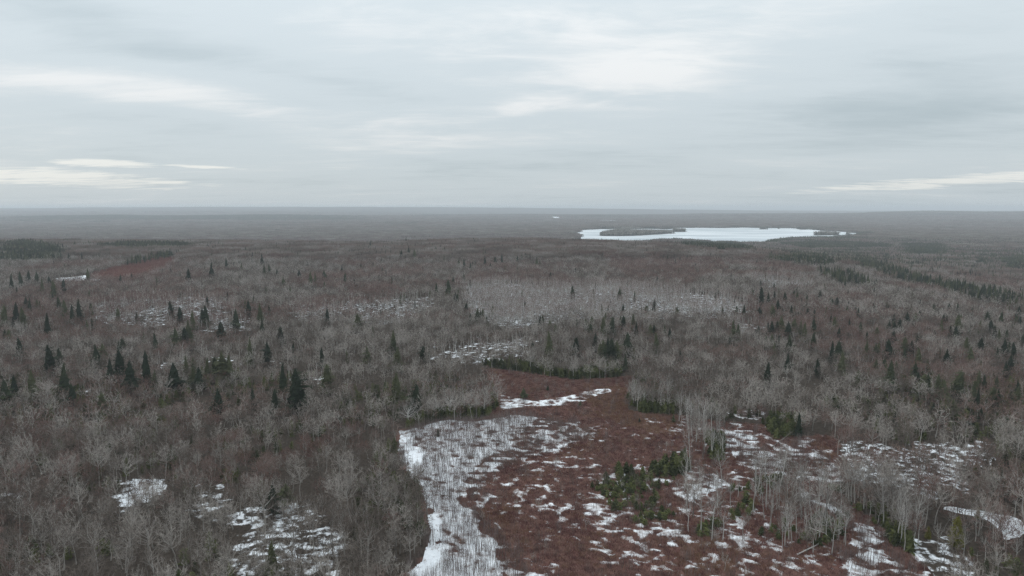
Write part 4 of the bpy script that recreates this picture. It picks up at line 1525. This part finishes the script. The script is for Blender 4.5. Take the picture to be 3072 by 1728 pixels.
# ------------------------------------------------------------------ fir thickets at the clearing
fx, fy = jgrid(130, 400, 1.7, umax=0.8, seed=21)
mf = in_any(FIRS, fx, fy, 3.0, 44) & (R0.random(len(fx)) < 0.7 + 1.2 * fbm(fx, fy, 7, 46, 2))
ef = in_any(EDGEFIRS, fx, fy, 1.2, 45) & (R0.random(len(fx)) < 0.85)
fi = np.nonzero(mf | ef)[0]
fi = fi[np.argsort(fy[fi])]
fsx, fsy = proj(fx, fy, hz(fx, fy) + 1.5)


def fir_phrase(i):
    sx, sy = fsx[i], fsy[i]
    if ef[i]:
        if sx < 1500 and sy > 1180:
            return 'under the edge trees left of the clearing'
        if sx < 1960 and sy < 1180:
            return 'along the back edge of the red clearing'
        if sx < 2160:
            return 'under the pale trees behind the clearing'
        return 'at the right-hand wood edge'
    if sx < 2080 and sy < 1500:
        return 'in the green thicket within the red brush'
    if sx < 2080:
        return 'in the low thicket below the green one'
    if sx < 2280 and sy < 1560:
        return 'in the thicket among pale trunks'
    if sx < 2280:
        return 'at the brush edge left of the pale trunks'
    if sx < 2560 and sy > 1530:
        return 'below the pale trunks beside the snow lane'
    return 'in the dark diagonal band under pale trunks'




def fir_label(i, ph, s):
    mx_, my_ = _fm[ph]
    big_ = 'larger' if s > (0.62 if mf[i] else 1.07) else 'smaller'
    q = '%s %s half' % ('front' if fsy[i] > my_ else 'back', 'right' if fsx[i] > mx_ else 'left')
    return '%s young fir %s, %s' % (big_, ph, q), 'fir', '%s young firs %s, %s' % (big_, ph, q)


FL = 290
_fc = {}
for i in fi[:FL]:
    _fc.setdefault(fir_phrase(i), []).append(i)
_fm = {k: (np.median(fsx[v]), np.median(fsy[v])) for k, v in _fc.items()}
for i in fi[:FL]:
    ph = fir_phrase(i)
    s = float(R0.uniform(0.4, 0.85) if mf[i] else R0.uniform(0.8, 1.35))
    tree_thing('young_fir', 'fir_near', int(R0.integers(0, 99)), fx[i], fy[i], s * (1.25 if mf[i] else 1.0), float(R0.uniform(0, 6.28)), *fir_label(i, ph, s), sz=s * (0.8 if mf[i] else 1.0))
ii = fi[FL:]
stuff('fir_thicket', 'fir_near', joined('fir_near'), ground_pts(fx[ii], fy[ii]), 0.8 + 0.5 * R0.random(len(ii)), 'dark young firs massed along the back of the clearing', 'thicket')

# ------------------------------------------------------------------ pale bare trees standing in and round the clearing
PALE = [(65, 430, 300), (155, 440, 260), (210, 600, 230), (270, 600, 160), (60, 690, 300), (130, 1150, 320), (250, 950, 280), (290, 1190, 250), (430, 1200, 200), (650, 1000, 240), (740, 1230, 280),
        (790, 1210, 260), (725, 1260, 200), (860, 1020, 220), (1080, 1290, 320), (1040, 1200, 240), (1215, 870, 240), (1330, 950, 250), (1310, 900, 180), (1355, 1020, 160),
        (1380, 950, 110), (1430, 1020, 160), (1530, 970, 230), (1445, 1030, 210), (1550, 1210, 370), (1580, 1200, 380), (1605, 1270, 300), (1640, 950, 230), (1240, 880, 160), (1180, 1230, 220),
        (350, 980, 230), (400, 880, 150), (40, 1130, 260), (510, 990, 260), (1700, 1240, 230), (880, 1180, 280), (940, 1100, 260), (990, 1150, 280), (1130, 1180, 250), (560, 900, 200), (700, 960, 200),
        (820, 900, 180), (1480, 1000, 200), (1850, 1280, 230), (2030, 1330, 240), (2190, 1360, 250), (2120, 1200, 220), (1950, 1150, 180), (2280, 1300, 250), (2400, 1380, 250)]
pl = sorted([(Zp(3, a, b), h / ZS) for a, b, h in PALE])
pcell = {}
for (sx, sy), hpx in pl:
    ph = ('behind the right end of the red brush' if sy < 1330 and sx < 2200 else 'among the green thicket left of the snow lane' if sx < 2360 and sy < 1640 and sx < 2230 else
          'in the clump just left of the snow lane' if sx < 2540 and sy > 1560 and sx < 2545 else 'over the dark diagonal fir band' if sx < 2740 and sy < 1640 else
          'right of the snow lane' if sx < 2800 else 'below the snow-covered pond')
    pcell.setdefault(ph, []).append((sx, sy, hpx))
for ph, lst in pcell.items():
    for i, (sx, sy, hpx) in enumerate(lst):
        x, y = unproj(sx, sy)
        kx, kz = ray(sx, sy - hpx)
        H = min(max(CAM_Z + kz * y - float(_hz0(np.array([x]), np.array([y]))[0]), 6.0), 15.0)
        o = ORD[i] if i < len(ORD) and (i < len(lst) - 1 or i == 0) else ('rightmost' if i == len(lst) - 1 else 'number %d from left' % (i + 1))
        tree_thing('pale_bare_tree', 'pale_near', int(R0.integers(0, 99)), x, y, H / 11.5, float(R0.uniform(0, 6.28)), 'pale slender tree %s, %s' % (ph, o), 'tree', 'pale bare trees around the clearing',
                   tilt=(float(R0.normal(0, 0.05)), float(R0.normal(0, 0.07))))
CLUMP = [(zpoly(3, [(500, 760), (760, 740), (1100, 900), (1190, 1000), (1190, 1290), (860, 1290), (700, 1240), (520, 1000)]), 'in the thick clump left of the snow lane'),
         (zpoly(3, [(1090, 790), (1300, 850), (1650, 960), (1720, 1260), (1560, 1260), (1400, 1060), (1150, 910)]), 'in the diagonal belt right of the snow lane'),
         (zpoly(3, [(0, 800), (300, 780), (330, 1180), (200, 1200), (0, 1160)]), 'in the open group left of the green thicket'),
         (wpoly([(2, 2090, 190), (2, 2473, 225), (3, 320, 330), (3, 300, 620), (3, 150, 620), (3, 60, 450), (2, 2380, 290), (2, 2150, 260)]), 'in the belt behind the red brush')]
cx_, cy_ = jgrid(130, 330, 3.3, umax=0.8, seed=65)
for (pg, ph), dens in zip(CLUMP, (0.5, 0.5, 0.22, 0.55)):
    mm = np.nonzero(inside(pg, cx_, cy_) & (R0.random(len(cx_)) < dens))[0]
    pcx, pcy = (np.median(cx_[mm]), np.median(cy_[mm])) if len(mm) else (0, 0)
    for i in mm:
        part = ', %s %s' % ('back' if cy_[i] > pcy else 'front', 'right' if cx_[i] > pcx else 'left')
        slim = R0.random() < 0.6
        tree_thing('pale_bare_tree', 'pale_near' if slim else 'grey_near', int(R0.integers(0, 99)), cx_[i], cy_[i], float(R0.uniform(0.75, 1.12)), float(R0.uniform(0, 6.28)),
                   '%s bare tree %s%s' % ('slender pale' if slim else 'branchy grey', ph, part), 'tree', ('slender pale trees ' if slim else 'branchy grey trees ') + ph + part, tilt=(float(R0.normal(0, 0.05)), float(R0.normal(0, 0.06))))
for (a, b, h, lab) in ((605, 960, 130, 'pale broken dead trunk standing in the thicket of pale trees'), (1285, 960, 60, 'short pale broken trunk over the dark fir band')):
    x, y = unproj(*Zp(3, a, b))
    tree_thing('dead_snag', 'snag', a, x, y, h / 130 * 0.85 + 0.1, 0.4, lab, 'dead tree')
EDGE = [(2, 1035, 283, 1.0, 'broad grey maple at the corner of the snow strip and the red brush'), (2, 785, 292, 0.85, 'broad grey tree left of the corner maple, with a forked trunk'),
        (2, 920, 280, 0.8, 'broad grey tree between the corner maple and its left neighbour'),
        (2, 690, 310, 0.72, 'smaller spreading tree above the top of the snow strip'), (2, 480, 372, 0.85, 'spreading grey tree at the upper left corner of the snow strip'), (2, 1130, 215, 0.72, 'grey tree at the left end of the upper snow band'),
        (5, 1680, 1296, 1.0, 'big pale forked tree at the back edge of the red clearing'), (5, 1910, 1290, 0.7, 'pale tree at the back edge right of the big forked one'),
        (5, 1370, 1225, 0.7, 'pale tree at the back edge left of the big forked one'), (2, 2110, 190, 0.8, 'pale leaning tree at the right end of the back edge'),
        (2, 320, 1000, 0.8, 'whitish bare tree standing out of the wood left of the snow strip'), (3, 100, 480, 0.9, 'tall pale tree at the right border of the red brush')]
for i, (k, a, b, s, lab) in enumerate(EDGE):
    x, y = unproj(*Zp(k, a, b))
    tree_thing('edge_tree', 'grey_edge', i, x, y, s, i * 1.7, lab, 'tree')

# fallen logs
def fallen(p0, p1, r0, mat, lab, up=0.25):
    a = np.array([*unproj(*p0), 0.0])
    b = np.array([*unproj(*p1), 0.0])
    ln = np.linalg.norm(b - a)
    c = (a + b) / 2
    m = Mesh()
    d = (b - a) / ln
    rg = np.random.default_rng(int(ln * 100))
    z0 = float(hz(c[:1], c[1:2])[0])
    pts = [a - c + (b - a) * t + np.array([rg.normal(0, 0.05), rg.normal(0, 0.05), r0 * 1.0 + up * t * ln * 0.12]) for t in (0, .25, .5, .75, 1)]
    m.tube(pts, [r0, r0 * .95, r0 * .8, r0 * .6, r0 * .35], 7)
    e = link('fallen_log', None)
    e.location = (c[0], c[1], z0)
    link('trunk', m.data('log_trunk', [M[mat]]), e)
    B = Mesh()
    for i in range(9):
        t = rg.uniform(0.35, 1)
        p = pts[0] + (pts[-1] - pts[0]) * t
        q = nrm(d * 0.6 + rg.normal(0, 0.6, 3) + np.array([0, 0, 0.4])) * rg.uniform(0.6, 1.8)
        B.tube([p, p + q * 0.5, p + q], [0.045, 0.03, 0.01], 3, cap=False)
    link('branches', B.data('log_branches', [M[mat]]), e)
    tag(e, lab, 'log')


fallen(Zp(2, 530, 752), Zp(2, 605, 690), 0.35, 'bark_dark', 'dark fallen log lying on the snow strip beside the left wood')
fallen(Zp(3, 825, 1300), Zp(3, 965, 1238), 0.2, 'trunk_pale', 'pale fallen trunk in front of the pale tree clump')
fallen(Zp(3, 200, 1165), Zp(3, 285, 1142), 0.16, 'trunk_pale', 'short pale log on the brush below the leaning tree')
fallen(Zp(3, 640, 525), Zp(3, 800, 455), 0.16, 'trunk_grey', 'long grey fallen tree at the upper edge of the snow patches', 1.6)
fallen(Zp(3, 880, 1090), Zp(3, 1030, 1230), 0.15, 'trunk_pale', 'pale trunk leaning through the clump beside the snow lane', 2.5)


# ------------------------------------------------------------------ brush and saplings of the clearing
def tuft(seed, n, h, rad, w):
    r = np.random.default_rng(seed)
    m = Mesh()
    for i in range(n):
        a, q = r.uniform(0, 6.28), rad * math.sqrt(r.random())
        b = np.array([math.cos(a) * q, math.sin(a) * q, -0.03])
        hh = h * r.uniform(0.55, 1.1) * (1 - 0.35 * q / rad)
        d = nrm(np.array([math.cos(a) * 0.45 * q / rad, math.sin(a) * 0.45 * q / rad, 1]) + r.normal(0, 0.22, 3))
        e1 = b + d * hh * 0.55
        e2 = e1 + nrm(d + r.normal(0, 0.3, 3)) * hh * 0.45
        s = nrm(np.cross(d, r.normal(0, 1, 3)))
        m.strip([b, e1, e2], s, [w, w * 0.8, 0])
        for k in range(2):
            c = b + (e1 - b) * r.uniform(0.4, 1)
            t = nrm(d + r.normal(0, 0.6, 3)) * hh * r.uniform(0.25, 0.45)
            m.strip([c, c + t], s, [w * 0.7, 0])
    return m


def saps(seed, n, h, rad, w):
    r = np.random.default_rng(seed)
    m = Mesh()
    for i in range(n):
        a, q = r.uniform(0, 6.28), rad * math.sqrt(r.random())
        b = np.array([math.cos(a) * q, math.sin(a) * q, -0.05])
        hh = h * r.uniform(0.5, 1.15)
        d = nrm(np.array([0, 0, 1]) + r.normal(0, 0.05, 3))
        e1, e2 = b + d * hh * 0.6, b + d * hh + np.array([*r.normal(0, 0.08, 2), 0])
        for sgn in (0, 1):
            ang = r.uniform(0, 3.14)
            m.strip([b, e1, e2], np.array([math.cos(ang + sgn * 1.57), math.sin(ang + sgn * 1.57), 0]), [w, w * 0.7, 0])
        for k in range(4):
            c = b + d * hh * r.uniform(0.4, 0.95)
            t = nrm(np.array([*r.normal(0, 0.5, 2), 0.9])) * hh * r.uniform(0.1, 0.2)
            m.strip([c, c + t], nrm(np.cross(t, r.normal(0, 1, 3))), [w * 0.5, 0])
    return m


BR = [tuft(800 + i, 34, 0.95, 0.75, 0.045).data('brush_tuft', [M['brush']]) for i in range(5)]
BT = [tuft(820 + i, 34, 1.1, 0.75, 0.045).data('tan_tuft', [M['brush_tan']]) for i in range(3)]
SPL = [saps(840 + i, 6 + 3 * i, 2.6 + 0.3 * i, 1.3, 0.052).data('sapling_clump', [M['sapling']]) for i in range(5)]

bx, by = jgrid(108, 372, 0.82, umax=0.8, seed=31)
m = in_any([OPEN], bx, by, 1.0, 41)
bx, by = bx[m], by[m]
sf = snow_field(bx, by)
rb = R0.random(len(bx))
strip_ = in_any([STRIP], bx, by, 3.0, 60)
keepb = (sf < 0.0) | (strip_ & (rb < 0.05)) | ((sf < 0.16) & (rb < 0.22))
keepb &= rb < 0.9
bx, by = bx[keepb], by[keepb]
tanb = in_any(TANBRUSH, bx, by, 4.0, 47) & (R0.random(len(bx)) < 0.6) | (R0.random(len(bx)) < 0.05 + 1.1 * np.clip(fbm(bx, by, 10, 89, 3), 0, 1))
bs = 0.7 + 0.6 * R0.random(len(bx)) + 0.5 * np.clip(fbm(bx, by, 14, 88, 3), -0.3, 0.6)
stuff('red_brush', 'brush', BR, ground_pts(bx[~tanb], by[~tanb]), bs[~tanb], 'low dark red brush covering the clearing', 'brush')
stuff('tan_brush', 'brush_tan', BT, ground_pts(bx[tanb], by[tanb]), bs[tanb], 'orange-brown brush at the back and right of the clearing', 'brush')

sx_, sy_ = jgrid(108, 372, 1.35, umax=0.8, seed=35)
in_s = in_any([STRIP], sx_, sy_, 2.0, 60)
in_h = in_any([HALO], sx_, sy_, 2.0, 90)
in_y = in_any(SNOWY, sx_, sy_, 2.0, 62)
bare_n = fbm(sx_, sy_, 22, 95, 2)
bare_p = in_any(BARE, sx_, sy_, 2.0, 64)
ok = (in_s & ~bare_p & (bare_n < 0.3)) | (in_h & (R0.random(len(sx_)) < 0.7)) | (in_y & (R0.random(len(sx_)) < 0.6))
ok |= in_any([OPEN], sx_, sy_, 1, 41) & (R0.random(len(sx_)) < 0.10)
sx_, sy_ = sx_[ok], sy_[ok]
stuff('saplings', 'sapling', SPL, ground_pts(sx_, sy_), 0.5 + 0.65 * R0.random(len(sx_)), 'thin upright saplings crowding the snow strip', 'saplings')

hx, hy = jgrid(108, 372, 2.6, umax=0.8, seed=71)
m = in_any([OPEN], hx, hy, 1.0, 41) & ~in_any([STRIP], hx, hy, 2, 60) & (R0.random(len(hx)) < 0.16 + 0.9 * np.clip(fbm(hx, hy, 16, 99, 3), 0, 1))
stuff('red_shrubs', 'deepred_far', joined('deepred_far'), ground_pts(hx[m], hy[m]), 0.24 + 0.2 * R0.random(m.sum()), 'taller reddish shrubs dotted through the clearing brush', 'shrubs')
hx, hy = jgrid(108, 372, 3.4, umax=0.8, seed=73)
m = in_any([OPEN], hx, hy, 1.0, 41) & ~in_any([STRIP], hx, hy, 2, 60) & (R0.random(len(hx)) < 0.05 + 0.8 * np.clip(fbm(hx, hy, 22, 101, 3) - 0.05, 0, 1))
stuff('grey_shrubs', 'grey_mid', joined('grey_mid'), ground_pts(hx[m], hy[m]), 0.2 + 0.22 * R0.random(m.sum()), 'twiggy grey shrubs scattered over the clearing', 'shrubs')

# dark understorey of the near wood
ux, uy = jgrid(125, 330, 3.4, umax=0.82, seed=61)
m = ~in_any([OPEN], ux, uy, 1, 41) & ~in_any(GAPS + SPARSE_NEAR, ux, uy, 2) & ~inside(_pd, ux, uy)
m &= (fbm(ux, uy, 30, 97, 3) > 0.02) & (R0.random(len(ux)) < 0.6)
stuff('understorey_firs', 'fir_near', joined('fir_near'), ground_pts(ux[m], uy[m]), 0.6 + 0.7 * R0.random(m.sum()), 'dark little firs under the bare trees of the near wood', 'thicket')

# ------------------------------------------------------------------ haze
def build_haze():
    x0, x1, y0, y1, z0, z1 = -36000, 36000, -700, 33000, -60, CAM_Z + 50
    zmin = LAKE_Z - 12
    v = [(x, y, z) for z in (zmin, z1) for y in (y0, y1) for x in (x0, x1)]
    f = [(0, 2, 3, 1), (4, 5, 7, 6), (0, 1, 5, 4), (2, 6, 7, 3), (0, 4, 6, 2), (1, 3, 7, 5)]
    me = bpy.data.meshes.new('haze')
    me.from_pydata(v, [], f)
    me.update()
    m, N, L = new_mat('winter_haze')
    pv = N("ShaderNodeVolumePrincipled")
    pv.inputs["Color"].default_value = (0.90, 0.95, 1.0, 1)
    pv.inputs["Density"].default_value = 9.8e-5
    pv.inputs["Anisotropy"].default_value = 0.1
    o = N("ShaderNodeOutputMaterial")
    L(pv.outputs[0], o.inputs["Volume"])
    me.materials.append(m)
    tag(link('haze', me), 'thin winter haze over the whole landscape', 'haze', kind='stuff')


build_haze()
